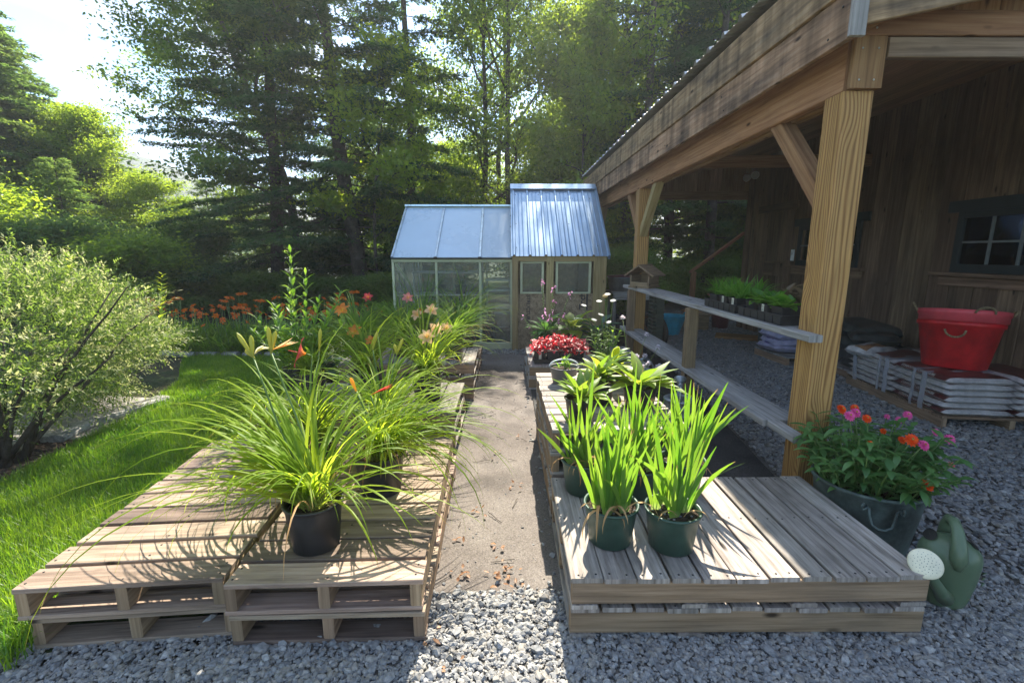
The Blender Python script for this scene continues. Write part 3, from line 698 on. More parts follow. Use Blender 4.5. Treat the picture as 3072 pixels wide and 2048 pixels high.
for s in (-1, 1):
    mb = MB(); d = Vector((-.75, -.6 + .25 * s, -.25)).normalized(); c = Vector((-.09, .14 * s, -.02)); mb.tube([(-.03, .03 * s, 0), c], .012, 8); mb.lathe([(.02, -.07), (.05, -.03), (.065, .04), (.06, .045)], 16, c, mat=d.to_track_quat('Z', 'Y').to_matrix()); h = mb.build('lamp_head', M['white'], fl)
    mb = MB(); mb.lathe([(.001, .03), (.058, .036)], 16, c, mat=d.to_track_quat('Z', 'Y').to_matrix()); mb.build('lens', plain('lamp lens', (.5, .5, .48), .15), h)
mb = MB(); mb.box((0, 0, 0), (.025, .07, .17), ch=.008); mb.ell((-.015, 0, .03), (.012, .02, .03)); o = mb.build('switch_box', M['white']); o.location = (BX - .015, 7.29, 1.36); tag(o, 'small white switch box on the dark barn wall', 'switch box')
wb = thing('wall_box', 'small dark wooden box fixed to the barn wall below the switch', 'box', (BX - .09, 7.66, 1.03)); mb = MB(); mb.box((0, 0, .1), (.16, .28, .2)); mb.build('case', M['siding'], wb); mb = MB(); mb.board((-.03, -.18, .22), (-.03, .18, .22), .24, .02); mb.build('lid', M['siding'], wb)
# hand rail of the back steps
hr = thing('stair_rail', 'slanting wooden handrail of the steps behind the barn corner', 'handrail', (4.03, 9.15, 0))
mb = MB(); mb.board((-.44, 0, 1.02), (.55, 0, 1.77), .09, .045, (0, 0, 1)); mb.build('handrail', M['rough_brown'], hr)
mb = MB(); mb.board((-.37, .0, -.02), (-.37, .0, 1.03), .09, .07, (0, 1, 0)); mb.build('rail_post', M['rough_brown'], hr)
mb = MB()
for k in range(3): mb.board((-.1 + .28 * k, .0, .17 * (k + 1)), (-.1 + .28 * k, .9, .17 * (k + 1)), .28, .04)
mb.build('stair_treads', M['rough_brown'], hr)

# ------------------------------------------------------------------ two-board shelf between the posts
sh = thing('plank_shelf', 'long weathered two-tier plank shelf running between the porch posts', 'shelf', (1.6, 4.2, 0))
for z in (.97, .43):
    mb = MB(); mb.board((1.648 if z > .5 else 1.60, 2.545, z), (1.648 if z > .5 else 1.60, 5.84, z), .235, .038, (0, 0, 1), .004, seg=5, wob=.002, tint=.5)
    mb.board((1.566 if z > .5 else 1.545, 2.30, z), (1.566 if z > .5 else 1.545, 2.545, z), .072, .038, (0, 0, 1), tint=.5); mb.board((1.56 if z > .5 else 1.54, 5.84, z), (1.56 if z > .5 else 1.54, 6.1, z), .07, .038, (0, 0, 1), tint=.5)
    mb.build('shelf_board', M['shelf'], sh, True)
for y, z0, z1 in ((3.81, .449, .951), (3.81, -.03, .411), (5.70, -.03, .411), (5.70, .449, .951)):
    mb = MB(); mb.board((1.535, y, z0), (1.535, y, z1), .085, .085, (0, 1, 0)); mb.build('support', M['cedar'], sh, True)

# ------------------------------------------------------------------ greenhouse + shed
GY, GZ, RY, RZ = 6.75, 1.325, 7.85, 2.09
gh = thing('greenhouse', 'small aluminium greenhouse with glass walls and bluish twin-wall roof panels', 'greenhouse', (-.76, 7.8, 0))
GX0, GX1, BY = -1.615, .075, 8.95
xs = [GX0, -1.0, -.374, GX1]
def bar(mb, a, b, w_=.035, d_=.03, up=(0, 1, 0)): mb.board(a, b, w_, d_, up, .003)
mb = MB()
for x in xs:
    for yy in (GY, BY): bar(mb, (x, yy, .0), (x, yy, GZ))
for yy in (GY, BY):
    mb.box(((GX0 + GX1) / 2, yy - .018 if yy == GY else yy + .018, GZ - .03), (GX1 - GX0, .03, .06)); mb.box(((GX0 + GX1) / 2, yy, .05), (GX1 - GX0, .04, .10))
for x in (GX0, GX1):
    for k in (.33, .67): y = GY + (BY - GY) * k; bar(mb, (x, y, 0), (x, y, GZ + (RZ - GZ) * (1 - abs(2 * k - 1))), .03, .03, (1, 0, 0))
    bar(mb, (x, GY, GZ), (x, RY, RZ), .03, .03, (1, 0, 0)); bar(mb, (x, BY, GZ), (x, RY, RZ), .03, .03, (1, 0, 0)); bar(mb, (x, GY, GZ), (x, BY, GZ), .03, .03, (1, 0, 0))
bar(mb, (GX0 + .02, GY + .02, GZ - .05), (-1.0, GY + .02, .35), .03, .012); bar(mb, (GX0, RY, RZ), (GX1, RY, RZ), .06, .04)
mb.box(((GX0 + GX1) / 2, GY + .012, .79), (GX1 - GX0, .012, .012)); mb.build('frame', M['alu'], gh, True)
for i in range(3):
    for lo, hi in ((.10, .78), (.80, GZ - .06)):
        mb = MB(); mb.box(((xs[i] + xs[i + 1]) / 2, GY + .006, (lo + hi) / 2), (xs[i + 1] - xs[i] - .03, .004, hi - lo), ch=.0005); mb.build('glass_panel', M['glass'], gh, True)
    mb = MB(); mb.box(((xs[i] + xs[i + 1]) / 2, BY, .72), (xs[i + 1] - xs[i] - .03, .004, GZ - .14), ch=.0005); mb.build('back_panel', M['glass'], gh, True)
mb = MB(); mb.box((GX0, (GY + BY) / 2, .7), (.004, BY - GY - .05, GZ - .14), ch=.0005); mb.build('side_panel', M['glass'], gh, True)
for i in range(3):
    for ye in (GY - .05, BY + .05):
        mb = MB(); x = (xs[i] + xs[i + 1]) / 2; zl = GZ - .035; mb.board((x, ye, zl + .04), (x, RY, RZ + .03), xs[i + 1] - xs[i] - .025, .008, (0, -(RZ - GZ), RY - GY), .0005); mb.build('roof_panel', M['polyc'], gh, True)
mb = MB()
for x in xs:
    for ye in (GY - .06, BY + .06): mb.board((x, ye, GZ + .010), (x, RY, RZ + .042), .032, .022, (0, -(RZ - GZ), RY - GY), .004)
mb.board((GX0 - .02, RY, RZ + .055), (GX1, RY, RZ + .055), .09, .03, (0, 0, 1)); mb.build('roof_bar', M['alublue'], gh, True)
mb = MB()
for x in xs[1:3]: mb.box((x, GY - .065, GZ), (.05, .03, .025))
mb.box(((GX0 + GX1) / 2, GY - .055, GZ - .01), (GX1 - GX0 + .04, .03, .016)); mb.build('gutter', M['nail'], gh, True)
# inside: racks, tubs, plants (each a thing)
rk = thing('wire_rack', 'white shelf rack with flat trays inside the greenhouse', 'rack', (-.95, 7.85, 0))
for z in (.35, .72, 1.08):
    mb = MB(); mb.box((0, 0, z), (1.15, .5, .025)); mb.build('rack_shelf', M['white'], rk)
for x in (-.55, .55):
    for y in (-.23, .23): mb = MB(); mb.tube([(x, y, 0), (x, y, 1.25)], .012, 8); mb.build('leg', M['white'], rk)
rk2 = thing('low_rack', 'low pale rack shelf behind the greenhouse door pane', 'rack', (-.13, 7.5, 0))
for z in (.55, .82, .98):
    mb = MB(); mb.box((0, 0, z), (.40, .45, .03)); mb.build('rack_shelf', M['white'], rk2)
for x in (-.18, .18): mb = MB(); mb.tube([(x, .2, 0), (x, .2, 1.0)], .012, 8); mb.build('leg', M['white'], rk2)
for (x, y, z, r, h, mt, lab) in ((-.05, 7.15, .30, .13, .20, 'white', 'white bucket on top of the pile inside the greenhouse'), (-.06, 7.15, .0, .14, .30, 'bagw', 'pale bucket at the bottom of the pile inside the greenhouse'), (-.25, 7.2, 0, .13, .34, 'blackpot', 'dark bin beside the bucket pile inside the greenhouse'), (-.6, 7.1, 0, .16, .55, 'blackpot', 'tall dark barrel inside the greenhouse behind the middle pane')):
    mb = MB(); mb.lathe([(.001, .0), (r * .85, 0), (r, h), (r * 1.06, h), (r * 1.06, h - .03), (r * .95, h - .02), (r * .8, .02), (.001, .02)], 20); o = mb.build('bucket', M[mt]); o.location = (x, y, z); tag(o, lab, 'bucket')

shed = thing('potting_shed', 'plywood potting shed end with ribbed blue metal roof joined to the greenhouse', 'shed', (.75, 7.85, 0))
SX0, SX1, SY, SZ, SRY, SRZ = .085, 1.415, 6.69, 1.355, 7.88, 2.44
mb = MB()
for x, w_ in ((SX0 + .04, .085), (.62, .10), (1.305, .13)): mb.board((x, SY - .012, -.02), (x, SY - .012, SZ), w_, .045, (0, 1, 0))
mb.board((SX0, SY - .008, SZ - .04), (SX1, SY - .008, SZ - .04), .05, .08, (0, 0, 1)); mb.board((SX1 - .02, SY + .01, -.02), (SX1 - .02, SY + .01, SZ), .05, .09, (0, 1, 0)); mb.build('stud', M['stud'], shed, True)
mb = MB(); mb.box((.75, SY + .03, .40), (1.30, .014, .84)); mb.box((SX1 - .03, 7.85, .68), (.014, 2.3, 1.36)); mb.box((.75, 9.0, .68), (1.3, .014, 1.36)); mb.build('board_wall', M['osb'], shed, True)
for a, b in ((SX0 + .09, .56), (.68, 1.235)):
    mb = MB(); z0, z1 = .83, 1.29
    for x in (a + .04, b - .04): mb.box((x, SY + .02, (z0 + z1) / 2), (.035, .03, z1 - z0))
    for z in (z0, z1 - .03): mb.box(((a + b) / 2, SY + .02, z), (b - a - .06, .028, .025))
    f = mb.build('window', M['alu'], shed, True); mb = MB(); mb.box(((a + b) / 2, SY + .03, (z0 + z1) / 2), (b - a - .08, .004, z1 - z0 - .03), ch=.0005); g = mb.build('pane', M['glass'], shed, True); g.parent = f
# ribbed metal roof, both slopes
def ribbed(x0, x1):
    xs_, dz_ = [], []; x = x0
    while x < x1 - .01:
        for dx_, d in ((0, 0), (.02, .0), (.032, .022), (.052, .022), (.064, 0), (.11, 0), (.118, .005), (.128, 0), (.165, 0), (.173, .005), (.183, 0)): 
            if x + dx_ <= x1: xs_.append(x + dx_); dz_.append(d)
        x += .222
    xs_.append(x1); dz_.append(0); return xs_, dz_
xs_, dz_ = ribbed(SX0 - .015, SX1 + .03)
V = []; rows = ((SY - .075, SZ - .005), (SRY, SRZ), (9.1, SZ - .005))
for (yy, zz) in rows:
    for x, d in zip(xs_, dz_): V.append((x - .75, yy - 7.85 - d * .6 * (1 if yy < SRY else -1 if yy > SRY else 0), zz + d))
n = len(xs_); F = [[i * n + j, i * n + j + 1, (i + 1) * n + j + 1, (i + 1) * n + j] for i in range(2) for j in range(n - 1)]
o = mesh_np('roof', np.array(V), np.array(F), np.full(len(F), .5), M['steelblue'], shed)
so_ = o.modifiers.new('thickness', 'SOLIDIFY'); so_.thickness = .003
mb = MB(); mb.board((SX0 - .02, SRY - .05, SRZ + .005), (SX1 + .03, SRY - .05, SRZ + .005), .13, .008, (0, -.9, 1), .001); mb.board((SX0 - .02, SRY + .05, SRZ + .005), (SX1 + .03, SRY + .05, SRZ + .005), .13, .008, (0, .9, 1), .001); mb.build('ridge_cap', M['steelblue'], shed, True)
mb = MB(); mb.board((SX1 + .03, SY - .07, SZ - .02), (SX1 + .03, SRY, SRZ - .015), .03, .07, (0, -.9, 1), .002); mb.build('edge_trim', M['steelblue'], shed, True)
mb = MB()
for (fx, fy) in ((.03, .1), (.03, .42), (.03, .86), (.16, .12), (.30, .86), (.62, .8), (.72, .12), (.9, .12), (.62, .42), (.7, .8), (.5, .1), (.9, .8)): mb.ell((SX0 + fx * 1.33 + .02, SY - .08 + (SRY - SY) * fy, SZ + (SRZ - SZ) * fy + .006), (.007, .007, .005), 8, 4, d=(0, -.67, .74))
mb.build('roof_screw', M['nail'], shed, True)


def text_mesh(name, s, size, mat, parent, loc, rot, ext=.0006, bold=.0):
    c = bpy.data.curves.new('t', 'FONT'); c.body = s; c.size = size; c.extrude = ext; c.offset = bold; c.align_x = 'CENTER'; c.align_y = 'CENTER'
    o = bpy.data.objects.new('t', c); COL.objects.link(o); bpy.context.view_layer.update()
    me = bpy.data.meshes.new_from_object(o.evaluated_get(bpy.context.evaluated_depsgraph_get())); bpy.data.objects.remove(o)
    me.materials.clear(); me.materials.append(mat); me.name = name
    q = bpy.data.objects.new(name, me); COL.objects.link(q); q.parent = parent; q.location = loc; q.rotation_euler = rot
    return q


text_mesh('printed_text', 'STRUCTURAL', .074, M['ink'], shed, (.315 - .75, SY + .022 - 7.85, .575), (R(90), R(90), 0), bold=.002)
text_mesh('printed_text', 'Tech', .118, M['ink'], shed, (1.10 - .75, SY + .022 - 7.85, .715), (R(90), R(-90), 0), bold=.004)
mb = MB(); mb.box((1.165, SY + .022, .70), (.026, .001, .24), ch=.0002); mb.build('printed_bar', M['ink'], shed, True)
# ------------------------------------------------------------------ pallets
def pallet(label, loc, rz, L=1.29, Wd=.715, mats=('pal_tan', 'pal_side'), group='wooden pallets', h=.125, nb=10, proto={}):
    """boards run along local x (Wd), stringers along local y (L); origin at the middle of the base"""
    t = thing('pallet', label, 'pallet', loc, rz, group)
    gp = .012 if mats[0] == 'pal_tan' else .006; bw = (L - gp * (nb - 1)) / nb; mb = MB(); k = 0
    for i in range(nb):
        w_ = bw + U(-.012, .004); y = -L / 2 + bw / 2 + i * (bw + gp); j = U(-.006, .006); dz = U(-.0015, .0015)
        mb.board((-Wd / 2 + j, y, h - .009 + dz), (Wd / 2 + j, y + U(-.003, .003), h - .009 + dz), w_, .019, (0, 0, 1), .003, seg=2, wob=.0012)
        for x in (-Wd / 2 + .022, 0, Wd / 2 - .022):
            for s in (-1, 1):
                mb.ell((x + U(-.008, .008) + j, y + s * w_ * .27 + U(-.006, .006), h + .001 + dz), (.0048, .0048, .0014), 7, 3, m=1)
    mb.build('deck', [M[mats[0]], M['nail']], t)
    for x in (-Wd / 2 + .022, 0, Wd / 2 - .022):
        mb = MB(); mb.board((x, -L / 2 + .004, .064), (x, L / 2 - .004, .064), .040, .090, (0, 0, 1), .004, seg=3, wob=.001); mb.build('stringer', M[mats[1]], t)
    mb = MB()
    for i in range(4):
        y = -L / 2 + .05 + i * (L - .10) / 3; mb.board((-Wd / 2 + U(-.004, .004), y, .0095), (Wd / 2, y, .0095), .095, .017, (0, 0, 1), .003)
    mb.build('bottom_deck', M[mats[0]], t)
    return t


def dir_loc(x0, y0, rz, L, Wd):      # front-left corner -> centre
    return (x0 + math.cos(rz) * Wd / 2 - math.sin(rz) * L / 2, y0 + math.sin(rz) * Wd / 2 + math.cos(rz) * L / 2)


def stack(corner, rz, labels, L, Wd, mats, nb=10, z0=-.004, jit=.012):
    for k, lab in enumerate(labels):
        cx_, cy_ = dir_loc(corner[0], corner[1], rz, L, Wd); s = 0 if k == len(labels) - 1 else 1
        pallet(lab, (cx_ + s * U(.0, jit) + (.012 if s else 0), cy_ + s * U(-.004, jit), z0 + k * .1265), rz + s * U(-.008, .008), L, Wd, mats, nb=nb)


Q = R(90)
stack((-1.722, 1.447), R(4.3), ['lower pallet of the front left stack, by the lawn', 'upper tan pallet of the front left stack, bare boards beside the lawn'], 1.33, .700, ('pal_tan', 'pal_side'))
stack((-1.005, 1.462), R(1.6), ['lower pallet under the daylily stack beside the path at front', 'upper tan pallet beside the path, carrying the front black daylily pot'], 1.33, .698, ('pal_tan', 'pal_side'))
def cstack(c, rz, labels, L, Wd, mats, nb=10):
    for k, lab in enumerate(labels):
        s = 0 if k == len(labels) - 1 else 1
        pallet(lab, (c[0] + s * U(-.01, .012), c[1] + s * U(-.01, .01), -.004 + k * .1265), rz + s * U(-.01, .01), L, Wd, mats, nb=nb)
cstack((-.985, 3.26), Q, ['bottom pallet of the three-high stack behind the front daylilies', 'middle pallet of the three-high stack behind the front daylilies', 'top grey pallet of the three-high stack behind the front daylilies'], 1.29, .72, ('pal_grey', 'pal_side'))
cstack((-.95, 4.66), Q, ['bottom pallet of the stack under the peach daylilies near the greenhouse', 'middle pallet of the stack under the peach daylilies near the greenhouse', 'top pallet of the stack under the peach daylilies near the greenhouse'], 1.29, .72, ('pal_grey', 'pal_side'))
cstack((-.93, 5.45), Q, ['lower pallet of the rearmost left stack in front of the greenhouse glass', 'upper pallet of the rearmost left stack in front of the greenhouse glass'], 1.25, .72, ('pal_tan', 'pal_side'))
cstack((.887, 1.864), Q, ['lower grey pallet of the front right stack on the gravel edge', 'upper grey pallet of the front right stack carrying the iris pots'], 1.31, .765, ('pal_grey', 'pal_side'), nb=11)
cstack((.59, 2.86), R(.5), ['bottom pallet of the tall stack under the broad-leaved pots', 'second pallet from below of the tall stack under the broad-leaved pots', 'third pallet from below of the tall stack under the broad-leaved pots', 'top pallet of the tall stack under the broad-leaved pots'], 1.16, .72, ('pal_grey', 'pal_side'))
cstack((.86, 5.18), Q, ['lower pallet of the stack under the red-leaved tray by the shed', 'upper dark wet pallet under the red-leaved tray by the shed'], 1.25, 1.0, ('shelf', 'pal_side'), nb=9)


# ------------------------------------------------------------------ tubs, cans, sacks
def pot_shape(r, h, n=32, taper=.80, lip=.010, foot=True):
    b = r * taper
    p = [(.001, .004), (b * .86, .004), (b * .9, 0), (b, .004), (b + (r - b) * .84, h * .84), (r * .985, h * .86), (r * .985, h * .93), (r + lip * .6, h * .955), (r + lip * .6, h * .995), (r + lip * .1, h), (r * .96, h * .99), (r * .94, h * .9), (b * .9, h * .15)]
    return p


def pot(mb, r, h, taper=.8, n=32, **k): mb.lathe(pot_shape(r, h, n, taper), n, **k)


zt = thing('flower_tub', 'oval green patinated metal tub planted with orange and pink zinnias', 'planter', (1.752, 2.075, -.004), R(-35)); zt.scale = (.90, .90, 1)
mb = MB(); AB = (1, .92); mb.lathe([(.001, .0), (.195, 0), (.203, .01), (.228, .16), (.248, .30), (.258, .310), (.262, .32), (.257, .33), (.248, .328), (.240, .30), (.225, .22)], 56, ab=AB); mb.build('tub', M['tubgreen'], zt)
mb = MB(); mb.disc((0, 0, .275), .24, 40, AB, jit=.012); mb.build('soil', M['soil'], zt)
def serp(ang):
    mb = MB(); c = Vector((.252 * math.cos(ang), .252 * AB[1] * math.sin(ang), .255)); nrm = Vector((math.cos(ang) * AB[1], math.sin(ang), 0)).normalized(); tn_ = Vector((-nrm.y, nrm.x, 0))
    prof = [(-.105, .045), (-.118, .03), (-.112, .012), (-.095, .018), (-.085, .035), (-.075, .025), (-.07, -.01), (-.055, -.045), (-.02, -.062), (.02, -.062), (.055, -.045), (.07, -.01), (.075, .025), (.085, .035), (.095, .018), (.112, .012), (.118, .03), (.105, .045)]
    mb.tube([c + tn_ * a * .75 + Vector((0, 0, b)) + nrm * (.012 + .02 * (b < 0) * min(1, -b / .05)) for a, b in prof], .0075, 8); mb.build('handle', M['tubgreen'], zt)
serp(R(-78)); serp(R(102))

rt = thing('red_tub', 'red plastic muck tub with rope handles standing on the sacks', 'tub', (3.94, 3.95, .405), R(20)); rt.rotation_euler = (R(-3), R(6), R(20))
mb = MB(); mb.lathe([(.001, 0), (.205, 0), (.215, .012), (.275, .36), (.290, .365), (.290, .40), (.280, .402), (.262, .36), (.20, .03), (.001, .03)], 40, wob=lambda a, z: .012 * math.cos(3 * a) * (z / .4)); mb.build('body', M['red'], rt)
def rope_handle(p, ang, r, z, lift, mat='rope'):
    mb = MB(); q = []
    for k in range(11):
        a = PI * k / 10; q.append(Vector((math.cos(ang) * (r + lift * math.sin(a) * .55), math.sin(ang) * (r + lift * math.sin(a) * .55), z + lift * math.sin(a))) + Vector((-math.sin(ang), math.cos(ang), 0)) * (.065 * math.cos(a)))
    mb.tube(q, .008, 8); mb.build('rope_handle', M[mat], p)
rope_handle(rt, R(200), .292, .33, -.06); 
pt = thing('pale_red_tub', 'paler red plastic tub with rope handles nested inside the darker red tub', 'tub', (3.951, 3.949, .475), R(25)); pt.rotation_euler = (R(-3), R(7), R(25))
mb = MB(); mb.lathe([(.001, .06), (.19, .06), (.262, .33), (.292, .335), (.294, .385), (.302, .39), (.304, .43), (.292, .432), (.275, .38), (.2, .08), (.001, .08)], 40, wob=lambda a, z: .012 * math.cos(3 * a) * (z / .4)); mb.build('body', M['pink'], pt)
for a in (-8, 110, 225, 300): rope_handle(pt, R(a), .30, .405, .075 if a in (-8, 110) else .05)

# sacks
def sack(l, w_, h, mats, band=.90, wr=.012, seed=0):
    mb = MB(); nu, nv = 18, 14; rs = random.Random(seed); ph_ = [rs.uniform(0, 6) for _ in range(6)]; fr_ = [rs.uniform(7, 16) for _ in range(6)]
    def pt_(i, j, s):
        u, v = -1 + 2 * i / nu, -1 + 2 * j / nv; e = max(0, 1 - abs(u) ** 8) ** .5 * max(0, 1 - abs(v) ** 7) ** .5
        x, y = u * l / 2 * (1 - .03 * (1 - abs(v))), v * w_ / 2 * (1 - .05 * (abs(u) ** 3)); f = sum(math.sin(x * fr_[k] * 2 + y * fr_[5 - k] * 2 + ph_[k]) for k in range(6)) / 6
        return (x, y, s * h / 2 * e + wr * f * (.4 + .6 * e) * (1 if s > 0 else .3))
    for s in (1, -1):
        k0 = len(mb.v)
        for i in range(nu + 1):
            for j in range(nv + 1): mb.v.append(Vector(pt_(i, j, s)))
        for i in range(nu):
            for j in range(nv):
                a = k0 + i * (nv + 1) + j; idx = (a, a + nv + 1, a + nv + 2, a + 1)
                if s < 0: idx = idx[::-1]
                u, v = -1 + 2 * (i + .5) / nu, -1 + 2 * (j + .5) / nv
                m = 1 if (s > 0 and abs(u) < .88 and abs(v) < band) else 0
                mb.face(idx, tuple((mb.v[q].x, mb.v[q].y) for q in idx), .5, m, True)
    return mb


M['torn_o'] = plain('faded orange print', (.30, .16, .08), .5, noise=.4, nscale=18)
MROT = R(-7.5)
mx, my = Vector((math.cos(MROT), math.sin(MROT), 0)), Vector((-math.sin(MROT), math.cos(MROT), 0)); mc = Vector((3.53, 3.56, 0))
pl = pallet('pallet under the plastic-wrapped manure sacks in the porch', tuple(mc + mx * .52 + my * .66 + Vector((0, 0, -.03))), MROT + 0, 1.34, 1.04, ('pal_side', 'pal_side'))
ORD = ['bottom layer', 'second layer from the bottom', 'third layer from the bottom', 'third layer from the top', 'second layer from the top', 'top layer']
sk = 0
for k in range(6):
    for (cx_, cy_, rot, lab) in ((.26, .33, 90, 'near left corner'), (.26, .99, 90, 'far left end'), (.80, .33, 90, 'right front'), (.80, .99, 90, 'right rear')):
        if lab == 'right rear' and k < 5: continue
        h = .0525; mb = sack(.67, .53, h * 1.34, None, random.Random(sk).uniform(.78, .97), .008, sk); sk += 1
        t_ = thing('manure_sack', f'manure sack, {ORD[k]} of the wrapped pile, {lab}', 'sack', tuple(mc + mx * (cx_ + U(-.012, .012)) + my * (cy_ + U(-.012, .012)) + Vector((0, 0, .095 + h * (k + .5)))), MROT + R(rot) + U(-.02, .02), 'manure sacks in the wrapped pile')
        mb.build('bag', [M['bagw'], M['bagb']], t_)
        if cx_ < .5: text_mesh('print', 'COMPOSTED COW MANURE', .030, M['letter'], t_, (0, .262, .020), (R(90 - 42), 0, R(180)), .0008)
        elif cy_ < .5: text_mesh('print', 'COMPOSTED COW MANURE', .026, M['letter'], t_, (-.334, 0, .018), (R(90 - 42), 0, R(-90)), .0008)
# clear wrap straps over the pile
wrapm = glassm('clear wrap film', (.97, .97, .97), .8, .2, .30, (.85, .85, .88))
for yy, wd_ in ((.22, .05), (.34, .03), (.70, .05), (.80, .03), (1.16, .05)):
    mb = MB()
    for a, b in (((-.012, .09), (-.016, .415)), ((-.016, .415), (.5, .425))):
        p0 = mc + mx * a[0] + my * yy + Vector((0, 0, a[1])); p1 = mc + mx * b[0] + my * (yy + U(-.03, .03)) + Vector((0, 0, b[1])); mb.board(p0, p1, wd_, .0012, (-1, 0, .8), .0002, seg=6, wob=.006)
    o = mb.build('wrap_film', wrapm); tag(o, 'strip of clear plastic wrap film crossing the pile of manure sacks', 'wrap', 'wrap strips on the manure sacks')

for k, (x, y, z, rz_, l, w_, h, a, b, lab) in enumerate((
    (4.28, 5.5, .17, 75, .75, .5, .17, 'bagd', 'bagd', 'dark grey sack at the bottom of the heap against the barn wall'), (4.2, 5.0, .14, 95, .75, .5, .15, 'bagd', 'bagd', 'dark grey sack at the near end of the heap against the wall'),
    (4.25, 5.42, .33, 80, .8, .5, .16, 'bagd', 'bagd', 'dark grey sack in the middle of the heap against the wall'), (4.3, 4.85, .30, 100, .75, .5, .15, 'bagd', 'bagd', 'dark sack sagging behind the red tub pile'),
    (4.3, 5.5, .50, 85, .8, .52, .17, 'bagd', 'bagd', 'topmost dark sack of the heap against the wall'), (4.15, 5.15, .46, 60, .6, .45, .12, 'bagd', 'bagd', 'crumpled dark sack lying on the heap toward the red tub'),
    (3.80, 4.70, .40, 20, .42, .3, .10, 'bagw', 'torn_o', 'torn white and orange sack beside the dark heap'),
    (3.72, 6.02, .17, 5, .62, .42, .11, 'baglil', 'bagp', 'purple and white sack at the bottom of the small pile behind the post'), (3.75, 6.0, .26, -4, .62, .42, .11, 'baglil', 'bagp', 'second purple and white sack of the small pile behind the post'),
    (3.74, 6.03, .35, 8, .62, .42, .11, 'baglil', 'bagp', 'third purple and white sack of the small pile behind the post'), (3.78, 6.02, .44, -2, .58, .42, .11, 'baglil', 'bagp', 'topmost purple and white sack of the small pile behind the post'))):
    mb = sack(l, w_, h, None, .5, .022, 50 + k); o = mb.build('sack', [M[a], M[b]]); o.location = (x, y, z); o.rotation_euler = (U(-.08, .08), U(-.08, .08), R(rz_)); tag(o, lab, 'sack')
pallet('low pallet under the purple and white sacks', (3.78, 6.0, -.01), R(3), .7, .6, ('shelf', 'pal_side'), nb=5)
pallet('pallet under the dark sack heap by the barn wall', (4.22, 5.3, -.03), R(0), 1.2, .7, ('shelf', 'pal_side'), nb=8)

# olive watering can
WCL, WCR = Vector((1.785, 1.665, -.004)), R(-27)
wc = thing('green_watering_can', 'olive green plastic watering can with cream rose beside the pallet', 'watering can', WCL, WCR)
WI = Matrix.Rotation(-WCR, 3, 'Z')
def wl(x, y, z): return WI @ (Vector((x, y, z)) - WCL)
mb = MB(); mb.lathe([(.001, 0), (.062, 0), (.074, .006), (.084, .04), (.096, .11), (.103, .18), (.104, .215), (.097, .240), (.080, .262), (.056, .278), (.03, .287), (.001, .290)], 44, ab=(.96, .84)); body = mb.build('body', M['cangreen'], wc)
mb = MB(); pth = [(.0, -.089, .195), (.0, -.083, .235), (.0, -.066, .285), (.0, -.034, .328), (.0, .012, .348), (.0, .055, .338), (.0, .078, .300), (.0, .080, .245)]; mb.tube(pth, [.012, .030, .025, .020, .0185, .0185, .020, .024], 14); mb.build('handle', M['cangreen'], wc)
for sx_ in (-1, 1):
    mb = MB(); M_ = Matrix.Rotation(R(40) * sx_, 3, 'Y'); mb.lathe([(.001, .0010), (.026, .0010), (.030, -.0010)], 20, (sx_ * .066, .012, .2735), (.80, 1.35), mat=M_); mb.build('opening', M['nail'], wc)  # near black discs stand for the shade inside the filling holes
mb = MB(); mb.tube([wl(1.73, 1.60, .06), wl(1.67, 1.565, .12), wl(1.60, 1.54, .20), wl(1.553, 1.528, .252)], [.03, .022, .017, .015], 14); mb.build('spout', M['cangreen'], wc)
RN = (WI @ Vector((-.42, -.66, .62))).normalized(); RQ = RN.to_track_quat('Z', 'Y').to_matrix(); RC = wl(1.538, 1.512, .276)
mb = MB(); mb.lathe([(.012, -.045), (.03, -.02), (.050, -.004), (.053, .003), (.050, .008), (.03, .0125), (.001, .0145)], 32, RC, mat=RQ); ro = mb.build('rose', M['cream'], wc)
mb = MB()
for k in range(60):
    r_ = .046 * math.sqrt((k + .5) / 60); a = k * 2.39996; mb.ell(RC + RQ @ Vector((r_ * math.cos(a), r_ * math.sin(a), .0150 - 3.3 * r_ ** 2)), (.0016, .0016, .0007), 6, 3, d=RN)
o = mb.build('rose_holes', M['ink'], ro)  # dark dots painted for the shade in the rose holes
mb = MB(); c0 = wl(1.868, 1.60, .14)
for k in range(3): mb.tube([c0 + WI @ Vector((.004 * k, .006 * k, -.03 + .022 * k)), c0 + WI @ Vector((.012, .004, -.02 + .022 * k)), c0 + WI @ Vector((.016, .018, -.028 + .022 * k))], .003, 6)
mb.build('raised_mark', M['cangreen'], wc)


